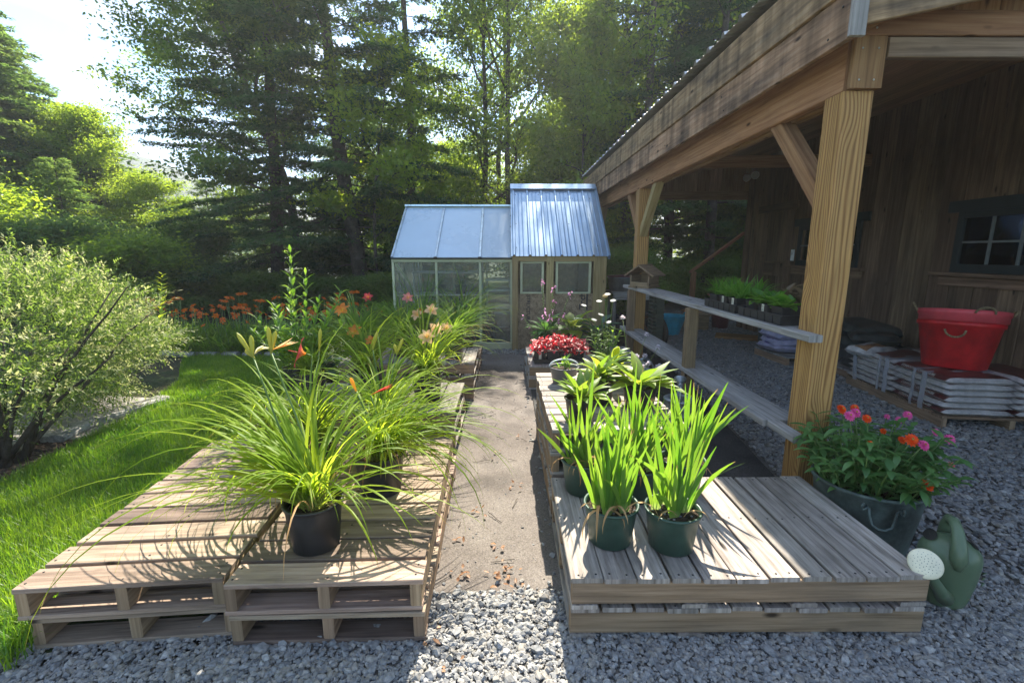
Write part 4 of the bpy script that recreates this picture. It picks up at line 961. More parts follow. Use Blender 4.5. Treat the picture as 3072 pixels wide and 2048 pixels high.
def galv_can(loc, rz_, label, r=.115, h=.30):
    t_ = thing('galvanised_watering_can', label, 'watering can', loc, rz_, 'galvanised watering cans by the shelf')
    pr = [(.001, 0), (r * .98, 0), (r, .004)]
    for q in (.15, .3, .62, .8): pr += [(r * .985, h * q - .006), (r * 1.008, h * q), (r * .985, h * q + .006)]
    pr += [(r, h - .01), (r * 1.04, h - .004), (r * 1.04, h + .004), (r * .98, h + .008), (r * .66, h + .010), (r * .64, h + .002), (r * .64, h - .04)]
    mb = MB(); mb.lathe(pr, 36); mb.build('body', M['galv'], t_); mb = MB(); mb.disc((0, 0, h * .5), r * .95, 24); mb.build('inside', M['nail'], t_)  # near black disc stands for the shade inside the steel can
    mb = MB(); mb.tube([(r * .95 * math.cos(a), 0, h + .12 * math.sin(a)) for a in np.linspace(0, PI, 13)], .008, 8); mb.tube([(-.05, 0, h + .10), (0, 0, h + .122), (.05, 0, h + .112)], .014, 10); mb.build('top_handle', M['galv'], t_)
    mb = MB(); mb.tube([(r, 0, h * .85), (r + .05, 0, h * .85), (r + .075, 0, h * .6), (r + .05, 0, h * .3), (r, 0, h * .25)], .008, 8); mb.build('side_handle', M['galv'], t_)
    mb = MB(); mb.tube([(-r * .9, 0, .06), (-r - .06, 0, .14), (-r - .16, 0, h + .04)], [.03, .024, .017], 12); mb.lathe([(.017, 0), (.05, .05), (.05, .056), (.001, .066)], 20, (-r - .16, 0, h + .04), mat=Vector((-.6, 0, .6)).to_track_quat('Z', 'Y').to_matrix()); mb.build('spout', M['galv'], t_)
    return t_
galv_can((1.33, 3.42, -.004), R(250), 'nearest galvanised watering can beside the lower shelf, open round top'); galv_can((1.30, 4.27, -.004), R(200), 'farthest galvanised watering can, behind the white seed heads')
mb = MB(); r = .125; mb.lathe([(.001, 0), (.10, 0), (.105, .01), (.112, .12), (.116, .125), (.113, .13), (r, .26), (r + .006, .268), (r + .004, .276), (r - .006, .27), (.10, .02), (.001, .02)], 32); o = mb.build('galvanised_bucket', M['galv']); o.location = (1.10, 3.80, -.004); tag(o, 'galvanised bucket between the two watering cans, behind the big leaf', 'bucket')

# small things round the porch
bt = thing('blue_tub', 'turquoise flexible garden tub with two loop handles on the gravel', 'tub', (2.86, 8.0, -.006))
mb = MB(); mb.lathe([(.001, 0), (.135, 0), (.15, .012), (.245, .33), (.252, .335), (.248, .342), (.235, .33), (.14, .03), (.001, .03)], 36, wob=lambda a, z: .03 * math.cos(2 * a) * z); mb.build('body', M['blue'], bt)
for s in (-1, 1): mb = MB(); mb.tube([(s * (.245 + .02 * math.sin(a)), .08 * math.cos(a), .335 + .055 * math.sin(a)) for a in np.linspace(0, PI, 9)], .012, 8); mb.build('handle', M['blue'], bt)
tb = thing('work_table', 'pale wooden work table behind the porch post', 'table', (1.93, 7.3, 0))
mb = MB(); mb.box((0, 0, .80), (.66, .55, .03)); mb.box((0, -.26, .74), (.60, .03, .09)); mb.build('table_top', M['shelf'], tb)
for x in (-.28, .28):
    for y in (-.22, .22): mb = MB(); mb.board((x, y, 0), (x, y, .785), .05, .05, (0, 1, 0)); mb.build('leg', M['shelf'], tb)
mb = MB(); mb.lathe([(.001, 0), (.19, 0), (.225, .20), (.235, .205), (.235, .215), (.222, .21), (.18, .02), (.001, .02)], 36); o = mb.build('wash_tub', M['galv']); o.location = (1.80, 7.25, .815); tag(o, 'round galvanised wash tub standing on the work table', 'tub')
mb = MB(); mb.lathe([(.001, 0), (.24, 0), (.26, .03), (.10, .06), (.02, .075), (.001, .075)], 30); o = mb.build('tub_lid', M['maroon']); o.location = (1.80, 7.25, 1.03); o.scale = (.95, .95, .5); tag(o, 'rusty lid lying on the wash tub on the table', 'lid')
for (x, y, r, h, lab) in ((1.75, 7.3, .20, .42, 'black plastic barrel under the work table'), (2.15, 7.35, .16, .36, 'black bucket under the right side of the work table'), (2.62, 8.9, .26, .55, 'dark tub behind the turquoise tub')):
    mb = MB(); pot(mb, r, h, .85); o = mb.build('black_bucket', M['blackpot']); o.location = (x, y, -.006); tag(o, lab, 'bucket')
wh = thing('rusty_wheel', 'rusty brown cart wheel leaning behind the far porch post', 'wheel', (2.02, 6.45, .29), R(35))
mb = MB(); mb.tube([(0, .27 * math.cos(a), .27 * math.sin(a)) for a in np.linspace(0, 2 * PI, 37)], .035, 10); mb.build('tyre', M['nail'], wh)
mb = MB(); mb.tube([(0, .23 * math.cos(a), .23 * math.sin(a)) for a in np.linspace(0, 2 * PI, 37)], .014, 8)
for k in range(8): a = k * PI / 4; mb.tube([(0, 0, 0), (0, .23 * math.cos(a), .23 * math.sin(a))], .009, 6)
mb.tube([(-.06, 0, 0), (.06, 0, 0)], .035, 12); mb.build('rim', M['rust'], wh)
cr = thing('crate', 'slatted dark green crate on end behind the far post', 'crate', (2.0, 6.15, 0)); mb = MB()
for k in range(16): mb.box((0, 0, .08 + .05 * k), (.14, .20, .028))
mb.box((0, .11, .44), (.14, .02, .86)); mb.box((0.02, 0, .44), (.10, .18, .85)); mb.build('body', plain('dark green paint', (.045, .055, .04), .7), cr)
mb = MB(); mb.box((0, 0, .13), (.34, .34, .26), ch=.01); mb.box((0, 0, .275), (.40, .40, .03)); o = mb.build('wooden_step', M['cedar']); o.location = (3.55, 8.6, -.01); tag(o, 'small wooden box step on the porch gravel', 'step')
mb = MB(); pot(mb, .17, .30, .8); o = mb.build('maroon_pot', M['maroon']); o.location = (4.05, 8.7, -.006); tag(o, 'maroon plant pot beside the wooden step', 'pot')
mb = MB(); mb.lathe([(.001, 0), (.13, 0), (.155, .30), (.165, .305), (.165, .33), (.15, .33), (.125, .02), (.001, .02)], 30); o = mb.build('grey_bucket', plain('grey green bucket plastic', (.17, .21, .20), .5)); o.location = (4.02, 7.0, -.006); tag(o, 'grey green bucket on the porch gravel behind the seedling trays', 'bucket')
mb = MB(); mb.board((3.55, 7.75, .02), (4.35, 7.35, .02), .42, .035, (0, 0, 1), .006); o = mb.build('board_on_gravel', M['rough_brown']); tag(o, 'reddish wooden board lying on the porch gravel', 'board')
# bird feeder house
bf = thing('bird_feeder', 'house-shaped wooden bird feeder with open gable on the upper shelf', 'bird feeder', (1.64, 5.55, .99), R(-42))
mb = MB(); mb.box((0, 0, .012), (.26, .30, .022)); mb.box((-.11, 0, .085), (.018, .26, .13)); mb.box((.11, 0, .085), (.018, .26, .13)); mb.box((0, .13, .10), (.2, .016, .16)); mb.box((0, -.13, .045), (.21, .016, .05)); mb.build('box', M['cedar'], bf)
mb = MB()
for s in (-1, 1): mb.board((s * .085, -.17, .205), (s * .085, .17, .205), .235, .016, (s * .66, 0, 1), .003)
mb.build('roof', M['cedar'], bf)
# ------------------------------------------------------------------ potted plants
M['dl'] = leafm('daylily leaf', (.09, .175, .014), (.20, .29, .03), (.36, .52, .02), (.66, .76, .05), tr=.55, gloss=.02, base=((.50, .52, .14), .2), tip=((.34, .22, .08), .965), vein=.22)
M['dl2'] = leafm('darker daylily leaf', (.05, .125, .018), (.12, .215, .03), (.22, .42, .025), (.46, .62, .05), tr=.52, gloss=.02, tip=((.34, .22, .08), .96), vein=.22)
M['dry'] = leafm('dry leaf', (.28, .15, .06), (.46, .30, .14), tr=.3, gloss=.03)
M['iris'] = leafm('iris leaf', (.055, .15, .016), (.13, .24, .026), (.16, .37, .015), (.36, .55, .045), tr=.5, gloss=.07, base=((.50, .60, .20), .14), tip=((.40, .26, .10), .965), vein=.3)
M['broad'] = leafm('yellow green broad leaf', (.09, .19, .025), (.22, .30, .035), (.26, .44, .03), (.56, .60, .05), tr=.46, gloss=.08, vein=.3)
M['bud'] = leafm('lily bud', (.30, .32, .05), (.42, .38, .06), tr=.35, gloss=.08)
M['stem'] = leafm('green stem', (.09, .16, .035), (.16, .24, .06), tr=.2, gloss=.07)
M['orange'] = leafm('orange petal', (.75, .20, .02), (.85, .30, .05), (.95, .35, .04), (1., .45, .10), tr=.45, gloss=.04, base=((.95, .55, .06), .5))
M['peach'] = leafm('peach petal', (.80, .42, .18), (.85, .55, .28), (1., .6, .3), (1., .7, .4), tr=.45, gloss=.04, base=((.95, .55, .08), .55))
M['redpet'] = leafm('red petal', (.50, .03, .03), (.62, .08, .08), (.8, .08, .06), (.85, .15, .12), tr=.4, gloss=.04, base=((.90, .40, .05), .45))
M['pinkred'] = leafm('pinkish red petal', (.55, .12, .10), (.65, .22, .20), tr=.4, gloss=.04, base=((.85, .5, .1), .45))
M['zor'] = leafm('orange red zinnia petal', (.75, .055, .01), (.88, .13, .015), tr=.25, gloss=.03)
M['zpk'] = leafm('pink zinnia petal', (.70, .055, .24), (.82, .16, .38), tr=.25, gloss=.03)
M['zleaf'] = leafm('zinnia leaf', (.05, .14, .035), (.11, .24, .06), (.15, .36, .05), (.28, .50, .09), tr=.4, gloss=.09, rough=.5)
M['zc'] = plain('zinnia centre', (.45, .25, .03), .8)
M['coleus'] = leafm('red coleus leaf', (.30, .012, .03), (.62, .02, .035), (.75, .02, .05), (1., .04, .05), tr=.42, gloss=.12)
M['fox'] = leafm('foxglove bell', (.55, .16, .36), (.72, .36, .52), tr=.45, gloss=.04)
M['pod'] = leafm('green seed pod', (.18, .22, .08), (.34, .36, .16), tr=.25, gloss=.05)
M['daisy'] = leafm('white petal', (.72, .72, .68), (.82, .82, .78), (.8, .8, .72), (.85, .85, .8), tr=.35, gloss=.03)
M['lilac'] = leafm('pale lilac floret', (.62, .52, .60), (.78, .72, .76), tr=.35, gloss=.03)
M['seedhd'] = leafm('tan seed head', (.36, .26, .12), (.55, .42, .22), tr=.2, gloss=.02)
M['hosta'] = leafm('blue green hosta leaf', (.035, .09, .055), (.07, .14, .08), (.08, .22, .08), (.14, .30, .12), tr=.3, gloss=.12, rough=.5)
M['hostay'] = leafm('cream hosta flower', (.50, .45, .25), (.66, .62, .40), tr=.4, gloss=.03)
M['willowy'] = leafm('willow leaf plant', (.07, .17, .02), (.15, .27, .035), (.24, .48, .03), (.45, .66, .07), tr=.5, gloss=.08)
M['lett'] = leafm('lettuce leaf', (.06, .19, .02), (.13, .30, .04), (.16, .46, .03), (.34, .62, .06), tr=.45, gloss=.07)
M['lettr'] = leafm('brown red lettuce leaf', (.10, .075, .035), (.20, .14, .08), tr=.35, gloss=.07)
ZUP = Vector((0, 0, 1))


def dirv(a, e): return Vector((math.cos(a) * math.cos(e), math.sin(a) * math.cos(e), math.sin(e)))


def arch(mb, base, az, e0, bend, L, wd, seg=9, fold=.35, m=0, tint=None, pw=1.35, tipw=.04):
    p = Vector(base); path = [p.copy()]; tw = U(-.25, .25)
    for i in range(seg):
        f = (i + .5) / seg; e = e0 - bend * f ** pw; p = p + dirv(az + tw * f, e) * (L / seg); path.append(p.copy())
    wid = [wd * (.55 + .45 * min(1, 4 * i / seg)) * max(tipw, (1 - max(0, i / seg - .45) / .55) ** .8) for i in range(seg + 1)]
    mb.blade(path, wid, (-math.sin(az), math.cos(az), 0), fold, tint, m)
    return path


def flower6(mb, c, d, r, m=0, rec=1.5, narrow=.30, wide=.50):
    d = Vector(d).normalized(); x = d.orthogonal().normalized(); y = d.cross(x); a0 = U(0, 6)
    for k in range(6):
        a = a0 + k * PI / 3; o_ = x * math.cos(a) + y * math.sin(a); v = (d * 1.1 + o_ * .62)
        mb.leaf(Vector(c) - d * r * .55, v, d * .8 - o_, r * 1.5, r * (wide if k % 2 else narrow) * 1.7, curl=rec, fold=.12, seg=6, shape=1.25, m=m, wave=.06)
    for k in range(5): mb.tube([Vector(c) - d * r * .3, Vector(c) + (d + .25 * dirv(U(0, 6), 0)) * r * .55], [.0012, .0008], 4, m=m, tint=.9)


def scape(t, base, tip, buds, flower=None, fd=(0, -1, .5), fr=.047, kind='orange', bl=.09):
    """flower stalk from base to tip (local coordinates); buds: list of (dir, length)"""
    base, tip = Vector(base), Vector(tip); mid = base.lerp(tip, .5) + Vector((U(-.02, .02), U(-.02, .02), .03)); pth = [base, base.lerp(mid, .5) + Vector((0, 0, .01)), mid, mid.lerp(tip, .55), tip]
    mb = MB(); mb.tube(pth, [.005, .005, .0045, .004, .0035], 7)
    if flower: mb.tube([tip, tip + Vector(fd).normalized() * .03], [.0035, .005], 6)
    mb.build('flower_stalk', M['stem'], t)
    for d, l in buds:
        d = Vector(d).normalized(); mb = MB(); prof = [(.001, 0), (.004, .01), (.0065, l * .35), (.0095, l * .7), (.008, l * .88), (.001, l)]
        mb.lathe(prof, 8, tip - d * .012, mat=d.to_track_quat('Z', 'Y').to_matrix(), tint=U(0, 1)); mb.build('bud', M['bud'] if kind != 'redbud' else M['orange'], t)
    if flower:
        mb = MB(); flower6(mb, tip + Vector(fd).normalized() * (.03 + fr * .55), fd, fr); mb.build('flower', M[flower], t)


def daylily(label, loc, n, L, r=.105, h=.19, lean=None, mat='dl', wd=.0075, scapes=(), group='potted daylilies', dry=3, potm='blackpot', e=(58, 88), bend=(1.2, 2.7), seg=9, spread=.45, extra=()):
    t = thing('potted_daylily', label, 'potted plant', loc, U(-.4, .4) * 0, group)
    mb = MB(); pot(mb, r, h, .82, wob=None); mb.build('pot', M[potm], t)
    mb = MB(); mb.disc((0, 0, h * .86), r * .93, 20, jit=.006); mb.build('soil', M['soil'], t)
    mb = MB()
    for k in range(n):
        a = U(0, 6.283)
        if lean is not None and random.random() < lean[1]: a = random.gauss(lean[0], .75)
        rr = r * spread * math.sqrt(random.random()); b = U(0, 6.28)
        ll = L * U(.55, 1.15); e1, e2 = e
        if math.sin(a) < -.5: ll *= .60; e1 = 55
        arch(mb, (rr * math.cos(b), rr * math.sin(b), h * .85), a, R(U(e1, e2)), U(*bend), ll, wd * U(.7, 1.25), seg)
    for (a_, e_, b_, l_) in extra: arch(mb, (.04 * math.cos(a_), .04 * math.sin(a_), h * .85), a_, e_, b_, l_, wd * 1.1, 12, tint=U(.4, .9))
    mb.build('leaves', M[mat], t)
    if dry:
        mb = MB()
        for k in range(dry): arch(mb, (r * .5 * U(-1, 1), r * .5 * U(-1, 1), h * .86), U(0, 6.28), R(U(30, 70)), U(2.0, 3.2), L * U(.3, .75), wd * .6, 8)
        mb.build('dry_leaves', M['dry'], t)
    for s in scapes: scape(t, *[a_ for a_ in s[:3]], **s[3])
    return t


def rel(t_loc, w): return Vector(w) - Vector(t_loc)


PZ = .2505
L1 = (-.765, 1.70, PZ)
daylily('largest daylily, in the front black pot, leaves arching far left over bare boards', L1, 210, .80, .108, .195, (PI * .95, .45), wd=.0062, e=(25, 84), bend=(1.2, 2.5), seg=11, dry=5, extra=((-2.2, .85, 2.25, .98), (-2.4, .9, 2.3, .95), (-.8, .8, 2.1, .55), (-.5, .9, 2.0, .62), (2.9, .75, 1.25, .98), (2.75, .9, 1.4, 1.0), (3.3, .6, 1.15, .95), (3.05, .95, 1.6, .95), (-2.8, .7, 1.6, .85), (2.5, 1.1, 1.5, .95)),
        scapes=[((-.02, .03, .17), rel(L1, (-1.03, 1.86, .985)), [((-.55, 0, 1), .125), ((-.05, .1, 1), .10), ((-.9, .2, .75), .055)], {}), ((.02, .04, .17), rel(L1, (-.955, 1.86, 1.0)), [((-.02, 0, 1), .12), ((.25, .1, 1), .105)], dict(kind='bud')),
                ])
tw = bpy.data.objects['potted_daylily']; mb = MB(); b0 = rel(L1, (-.955, 1.86, 1.01))
for k in range(5): mb.leaf(b0, (1, U(-.15, .1), .33 + U(-.08, .1)), (0, 0, 1), U(.09, .125), .016, curl=U(-.3, .3), fold=.5)
mb.build('flower', M['peach'], tw); mb = MB()
for k in range(4): mb.leaf(rel(L1, (-1.02, 1.86, .995)), (.7, U(-.2, .1), .8 + U(-.1, .2)), (0, 0, 1), U(.06, .085), .016, curl=U(.3, 1.2), fold=.6)
mb.build('spent_flower', M['hostay'], tw)
L2 = (-.62, 2.13, PZ)
daylily('daylily second from the front beside the path, with dark red closing flower', L2, 190, .70, .118, .20, (-.3, .36), wd=.0062, e=(30, 84), bend=(1.2, 2.5), dry=6, extra=((.0, .95, 1.9, .85), (.25, 1.0, 1.8, .9), (-.4, .85, 2.0, .8), (-.8, .8, 2.0, .7), (.5, 1.1, 1.7, .85)),
        scapes=[((-.02, 0, .18), rel(L2, (-.735, 2.2, .735)), [((-.35, 0, 1), .085)], dict(kind='redbud')), ((.0, .02, .18), rel(L2, (-.665, 2.2, .715)), [], {})])
mb = MB(); b0 = rel(L2, (-.665, 2.2, .715)); tw = bpy.data.objects['potted_daylily.001']
for k in range(5): mb.leaf(b0, (1, U(-.12, .1), .42 + U(-.06, .1)), (0, 0, 1), U(.10, .13), .014, curl=U(-.1, .35), fold=.6)
mb.build('flower', M['redpet'], tw)
L3_ = (-1.02, 2.35, PZ)
daylily('daylily behind the front plants with an open crimson flower over the lawn side', L3_, 150, .58, .11, .19, (PI, .2), wd=.0062, scapes=[((0, 0, .17), rel(L3_, (-1.0, 2.35, .88)), [], dict(flower='redpet', fd=(-.9, -.35, .35), fr=.07)), ((.03, 0, .17), rel(L3_, (-.96, 2.35, .905)), [((.12, 0, 1), .13)], {})])
spec = [
    ((-.72, 2.58, PZ), 110, .58, 'daylily with tall yellow buds at the back of the front pallets', [((-.76, 2.6, .86), [((.3, 0, 1), .12)], {}), ((-.63, 2.62, .83), [((.45, 0, 1), .11), ((-.2, 0, 1), .07)], {})]),
    ((-.56, 3.18, .377), 130, .60, 'daylily with pale peach flowers on the three-high stack nearest the path', [((-.56, 3.25, .80), [((.2, 0, 1), .05)], dict(flower='peach', fd=(.1, -.9, .5))), ((-.47, 3.5, .82), [((.4, 0, 1), .07)], dict(flower='peach', fd=(.4, -.6, .4), fr=.04)), ((-.56, 3.55, .835), [], dict(flower='peach', fd=(.3, -.6, -.1), fr=.05))]),
    ((-1.00, 3.28, .377), 120, .55, 'daylily with a bright orange flower in the middle of the three-high stack', [((-1.12, 3.45, .80), [((.3, 0, 1), .07)], dict(flower='orange', fd=(-.1, -.7, .6))), ((-1.0, 3.4, .74), [], dict(flower='orange', fd=(.1, -.7, .6), fr=.035))]),
    ((-1.40, 3.25, .377), 95, .50, 'daylily at the lawn end of the three-high stack without flowers', []),
    ((-.52, 4.50, .377), 130, .58, 'daylily with two ruffled peach flowers close to the greenhouse', [((-.68, 4.2, .87), [], dict(flower='peach', fd=(.15, -.85, .5), fr=.05)), ((-.79, 4.2, .83), [((-.4, 0, 1), .05)], dict(flower='peach', fd=(-.3, -.8, .5), fr=.047))]),
    ((-1.05, 4.62, .377), 120, .60, 'daylily with pinkish flower in front of the left greenhouse pane', [((-1.0, 4.75, .93), [((.2, 0, 1), .06)], dict(flower='pinkred', fd=(.1, -.8, .45), fr=.047)), ((-.9, 4.75, .80), [], dict(flower='orange', fd=(.5, -.5, .1), fr=.035))]),
    ((-1.42, 4.45, .377), 110, .55, 'daylily with a big light orange flower beside the hosta', [((-1.47, 4.2, .86), [((.4, 0, .4), .05)], dict(flower='orange', fd=(-.1, -.6, .65), fr=.062))]),
    ((-1.3, 5.45, .25), 110, .62, 'daylily with a small red flower at the left corner of the greenhouse', [((-1.5, 5.1, .90), [], dict(flower='redpet', fd=(.0, -.8, .55), fr=.047))]),
]
for loc, n, L, lab, sc_ in spec:
    t_ = daylily(lab, loc, int(n * 1.35), L * 1.12, .105, .19, None, 'dl2' if loc[1] > 4 else 'dl', .0070, dry=3, seg=8, bend=(1.1, 2.5))
    for tip, buds, kw in sc_: scape(t_, (U(-.02, .02), U(-.02, .02), .17), rel(loc, tip), buds, **kw)
daylily('big grassy daylily in a black pot right in front of the greenhouse glass', (-.52, 5.38, .25), 190, .85, .15, .26, (.2, .25), 'dl2', .0075, dry=16, bend=(.9, 2.7), seg=10)
daylily('tall fine grassy clump against the left greenhouse pane', (-1.0, 5.5, .25), 130, .80, .13, .24, None, 'dl2', .0065, dry=2, bend=(.5, 2.0))
daylily('low leafy daylily on the lawn end of the stack near the greenhouse', (-1.46, 4.95, .377), 90, .5, .1, .18, None, 'dl2', .0065)
for (x, y, z, lab) in ((-1.38, 2.58, PZ, 'small daylily on the bare front left pallet near its far end'),): daylily(lab, (x, y, z), 80, .42, .09, .16, None, 'dl', .006)


# willow-leaved tall plant
def stems_plant(name, label, loc, stems, pot_=(.12, .2), leafm_='willowy', L=.11, W=.024, gap=.028, group=None, cat='potted plant', e=R(45), tipw=.55, low=.12):
    t = thing(name, label, cat, loc, 0, group)
    if pot_:
        mb = MB(); pot(mb, *pot_); mb.build('pot', M['blackpot'], t); mb = MB(); mb.disc((0, 0, pot_[1] * .85), pot_[0] * .93, 20, jit=.006); mb.build('soil', M['soil'], t)
    ms, ml = MB(), MB(); z0 = pot_[1] * .85 if pot_ else 0
    for (bx, by, tx, ty, tz) in stems:
        b, tp = Vector((bx, by, z0)), Vector((tx, ty, tz)); mid = b.lerp(tp, .5) + Vector((U(-.015, .015), U(-.015, .015), 0)); ms.tube([b, mid, tp], [.005, .004, .0015], 6); H_ = (tp - b).length; n = int(H_ / gap); a = U(0, 6)
        for k in range(int(n * low), n):
            f = k / n; p = (b.lerp(mid, f * 2) if f < .5 else mid.lerp(tp, f * 2 - 1)); a += PI / 2 + U(-.3, .3)
            for s in (0, PI):
                q = 1 - (1 - tipw) * f; ml.leaf(p, dirv(a + s, e * U(.6, 1.2) + f * .35), ZUP, L * q * U(.75, 1.15), W * q * U(.8, 1.2), curl=U(.2, 1.), fold=.3, seg=4, shape=.85)
    ms.build('stem', M['stem'], t); ml.build('leaves', M[leafm_], t)
    return t


tl = (-1.53, 3.38, .377)
stems_plant('tall_leafy_plant', 'tall yellow green willow-leaved plant rising above the daylilies at left', tl, [(0, 0, .0, 0, 1.06), (.03, .02, .08, .04, .90), (.05, 0, .18, .0, .70), (.06, .03, .34, .05, .76), (-.05, 0, -.14, .0, .66), (-.03, -.04, -.28, -.04, .58), (-.02, .04, -.06, .06, .80), (.02, -.05, .12, -.1, .62), (0, -.05, -.1, -.12, .58), (.05, -.04, .26, -.08, .58), (-.05, .05, -.22, .1, .66), (.04, .05, .22, .12, .62), (0, -.06, .02, -.16, .54), (-.06, -.02, -.34, .0, .48), (.06, 0, .38, -.02, .55)], (.12, .2), L=.14, W=.036, gap=.038)

# hosta with cream flower spikes
def hosta(label, loc, n, L, W, mats='hosta', pot_=(.12, .2), e=(15, 65), flowers=0, group=None, name='hosta', curl=(.6, 1.3), stk=(.45, .9)):
    t = thing(name, label, 'potted plant', loc, 0, group)
    if pot_: mb = MB(); pot(mb, *pot_); mb.build('pot', M['blackpot'], t); mb = MB(); mb.disc((0, 0, pot_[1] * .85), pot_[0] * .93, 20, jit=.006); mb.build('soil', M['soil'], t)
    z0 = pot_[1] * .85 if pot_ else 0; mb, ms = MB(), MB()
    for k in range(n):
        a = k * 2.4 + U(-.3, .3); ee = R(U(*e)); l = L * U(.7, 1.15); st = l * U(*stk); b = Vector((U(-.02, .02), U(-.02, .02), z0)); p = b + dirv(a, min(1.45, ee + .35)) * st
        ms.tube([b, b.lerp(p, .5) + Vector((0, 0, .01)), p], [.005, .004, .003], 5); mb.leaf(p, dirv(a + U(-.2, .2), ee), ZUP, l, W * U(.8, 1.15), curl=U(*curl), fold=U(.1, .35), seg=7, shape=.8, wave=.03)
    ms.build('leaf_stalk', M['stem'], t); mb.build('leaves', M[mats], t)
    if flowers:
        mb = MB()
        for k in range(flowers):
            a = U(0, 6.28); tp = Vector((.22 * math.cos(a) * random.random(), .18 * math.sin(a), z0 + L * U(1.3, 1.9))); mb.tube([(0, 0, z0), tp], .002, 5)
            for j in range(16): mb.leaf(tp - Vector((0, 0, .011 * j)) + Vector((U(-.01, .01), U(-.01, .01), 0)), dirv(U(0, 6.28), U(-.6, .8)), ZUP, U(.03, .05), .014, curl=.8, seg=3)
        mb.build('flower_spike', M['hostay'], t)
    return t


hosta('blue green hosta with cream flower spikes on the lawn behind the pallets', (-1.85, 4.55, .12), 46, .17, .12, flowers=16, e=(-10, 45), pot_=(.16, .14))

# irises on the right front stack
def iris(label, loc, fans, r=.105, h=.165, Lr=(.28, .50), potm='greenpot', dry=3, wd=.0094, lean=(.0, .0)):
    t = thing('potted_iris', label, 'potted plant', loc, 0, 'potted irises on the right pallet')
    mb = MB(); pot(mb, r, h, .80); mb.build('pot', M[potm], t); mb = MB(); mb.disc((0, 0, h * .85), r * .93, 20, jit=.006); mb.build('soil', M['soil'], t)
    mb = MB()
    for k in range(26):
        a, q = U(0, 6.28), r * .9 * math.sqrt(random.random()); mb.ell((q * math.cos(a), q * math.sin(a), h * .86), (.006, .005, .004), 6, 3)
    mb.build('grit', M['stonechip'], t, kind='stuff'); mb = MB()
    for (x, y, az, n, sp, sc_) in fans:
        for k in range(n):
            f = (k - (n - 1) / 2) / max(1, (n - 1) / 2); L = U(*Lr) * sc_ * (1 - .18 * abs(f)); tilt = f * sp + lean[0]; b = Vector((x + .012 * f * math.cos(az), y + .012 * f * math.sin(az), h * .84))
            d0 = Vector((math.cos(az) * math.sin(tilt), math.sin(az) * math.sin(tilt) + lean[1], math.cos(tilt))).normalized(); cv = Vector((math.cos(az), math.sin(az), 0)) * f * U(.04, .16) + Vector((U(-.05, .05), U(-.08, .03), -.06 * abs(f)))
            if random.random() < .13: cv = cv * 2.2 + Vector((U(-.16, .2), U(-.14, .06), -U(.08, .22)))
            path = []; wid = []; sg = 8
            for i in range(sg + 1):
                s_ = i / sg; path.append(b + d0 * (L * s_) + cv * (L * s_ * s_)); wid.append(wd * U(.96, 1.04) * (.75 + .25 * min(1, 3 * s_)) * max(.03, min(1, (1 - s_) * 2.6)) ** .8)
            va = az + U(-.5, .5); mb.blade(path, wid, (math.cos(va), math.sin(va), 0), .06)
    mb.build('leaves', M['iris'], t)
    mb = MB()
    for k in range(dry): arch(mb, (r * .7 * U(-1, 1), -r * .4, h * .9), U(-PI, 0), R(U(40, 80)), U(2.2, 3.4), U(.12, .26), .006, 7)
    mb.build('dry_leaves', M['dry'], t)
    return t


def fans(n, r_=.065, sp=(.15, .45), ln=(.6, 1.1), bias=0):
    out = []
    for k in range(n):
        a = k * 2.4 + U(-.3, .3); q = r_ * math.sqrt((k + .5) / n); out.append((q * math.cos(a), q * math.sin(a), U(-.5, .7) + bias + (PI if random.random() < .3 else 0), random.choice((3, 4, 5, 6)), U(*sp), U(*ln)))
    return out
iris('iris in a dark green pot at the left front of the right pallet', (.42, 1.715, PZ), fans(8, .07, (.12, .32), (.75, 1.12)), Lr=(.32, .50), dry=6)
iris('iris in a dark green pot right of the front iris, leaves spreading right', (.655, 1.675, PZ), [(-.06, .02, .15, 4, .25, .78), (-.005, -.035, .3, 4, .3, .55), (.045, .0, .1, 5, .34, 1.0), (.055, .045, .25, 5, .5, 1.05), (.0, .05, 2.8, 5, .2, .98), (.02, .0, .5, 4, .3, .8)], Lr=(.32, .52), lean=(.06, 0))
iris('leggy iris in a green pot at the path side behind the front iris', (.375, 2.12, PZ), fans(5, .06, (.25, .65), (.6, 1.05)), dry=9, Lr=(.32, .5))
iris('full iris pot in the middle of the right pallet behind the front pair', (.62, 2.06, PZ), fans(9, .08, (.15, .45), (.7, 1.1)), dry=5, Lr=(.30, .50), r=.11)
iris('rearmost iris pot of the right pallet, leaves in front of the watering can', (.86, 2.12, PZ), fans(7, .07, (.2, .5), (.7, 1.1)), Lr=(.30, .50), lean=(.04, 0))

# broad leaved pots on the tall stack
TZ = .503
hosta('yellow green rosette in a square black pot on the tall stack at the path', (.40, 2.40, TZ), 34, .15, .048, 'broad', (.085, .135), (12, 75), name='broad_leaved_plant', curl=(.1, .9), stk=(.1, .3))
hosta('leafy broad-leaved plant in the middle of the tall stack', (.56, 2.72, TZ), 42, .16, .052, 'broad', (.095, .135), (8, 70), name='broad_leaved_plant', curl=(.3, 1.1), stk=(.1, .5))
hosta('big bright yellow leaf spreading plant at the right side of the tall stack', (.78, 2.62, TZ), 24, .22, .080, 'broad', (.10, .135), (4, 52), name='broad_leaved_plant', curl=(.1, .7), stk=(.1, .3))
hosta('green broad-leaved plant at the back of the tall stack', (.72, 3.08, TZ), 30, .16, .055, 'broad', (.095, .135), (12, 70), name='broad_leaved_plant', stk=(.1, .5))
hb = thing('hanging_pot', 'grey hanging pot with white wire loop handle at the back of the tall stack', 'pot', (.40, 3.15, TZ))
mb = MB(); pot(mb, .10, .12, .75); mb.build('pot', plain('grey pot plastic', (.13, .13, .13), .5), hb); mb = MB(); mb.disc((0, 0, .10), .09, 16, jit=.005); mb.build('soil', M['soil'], hb)
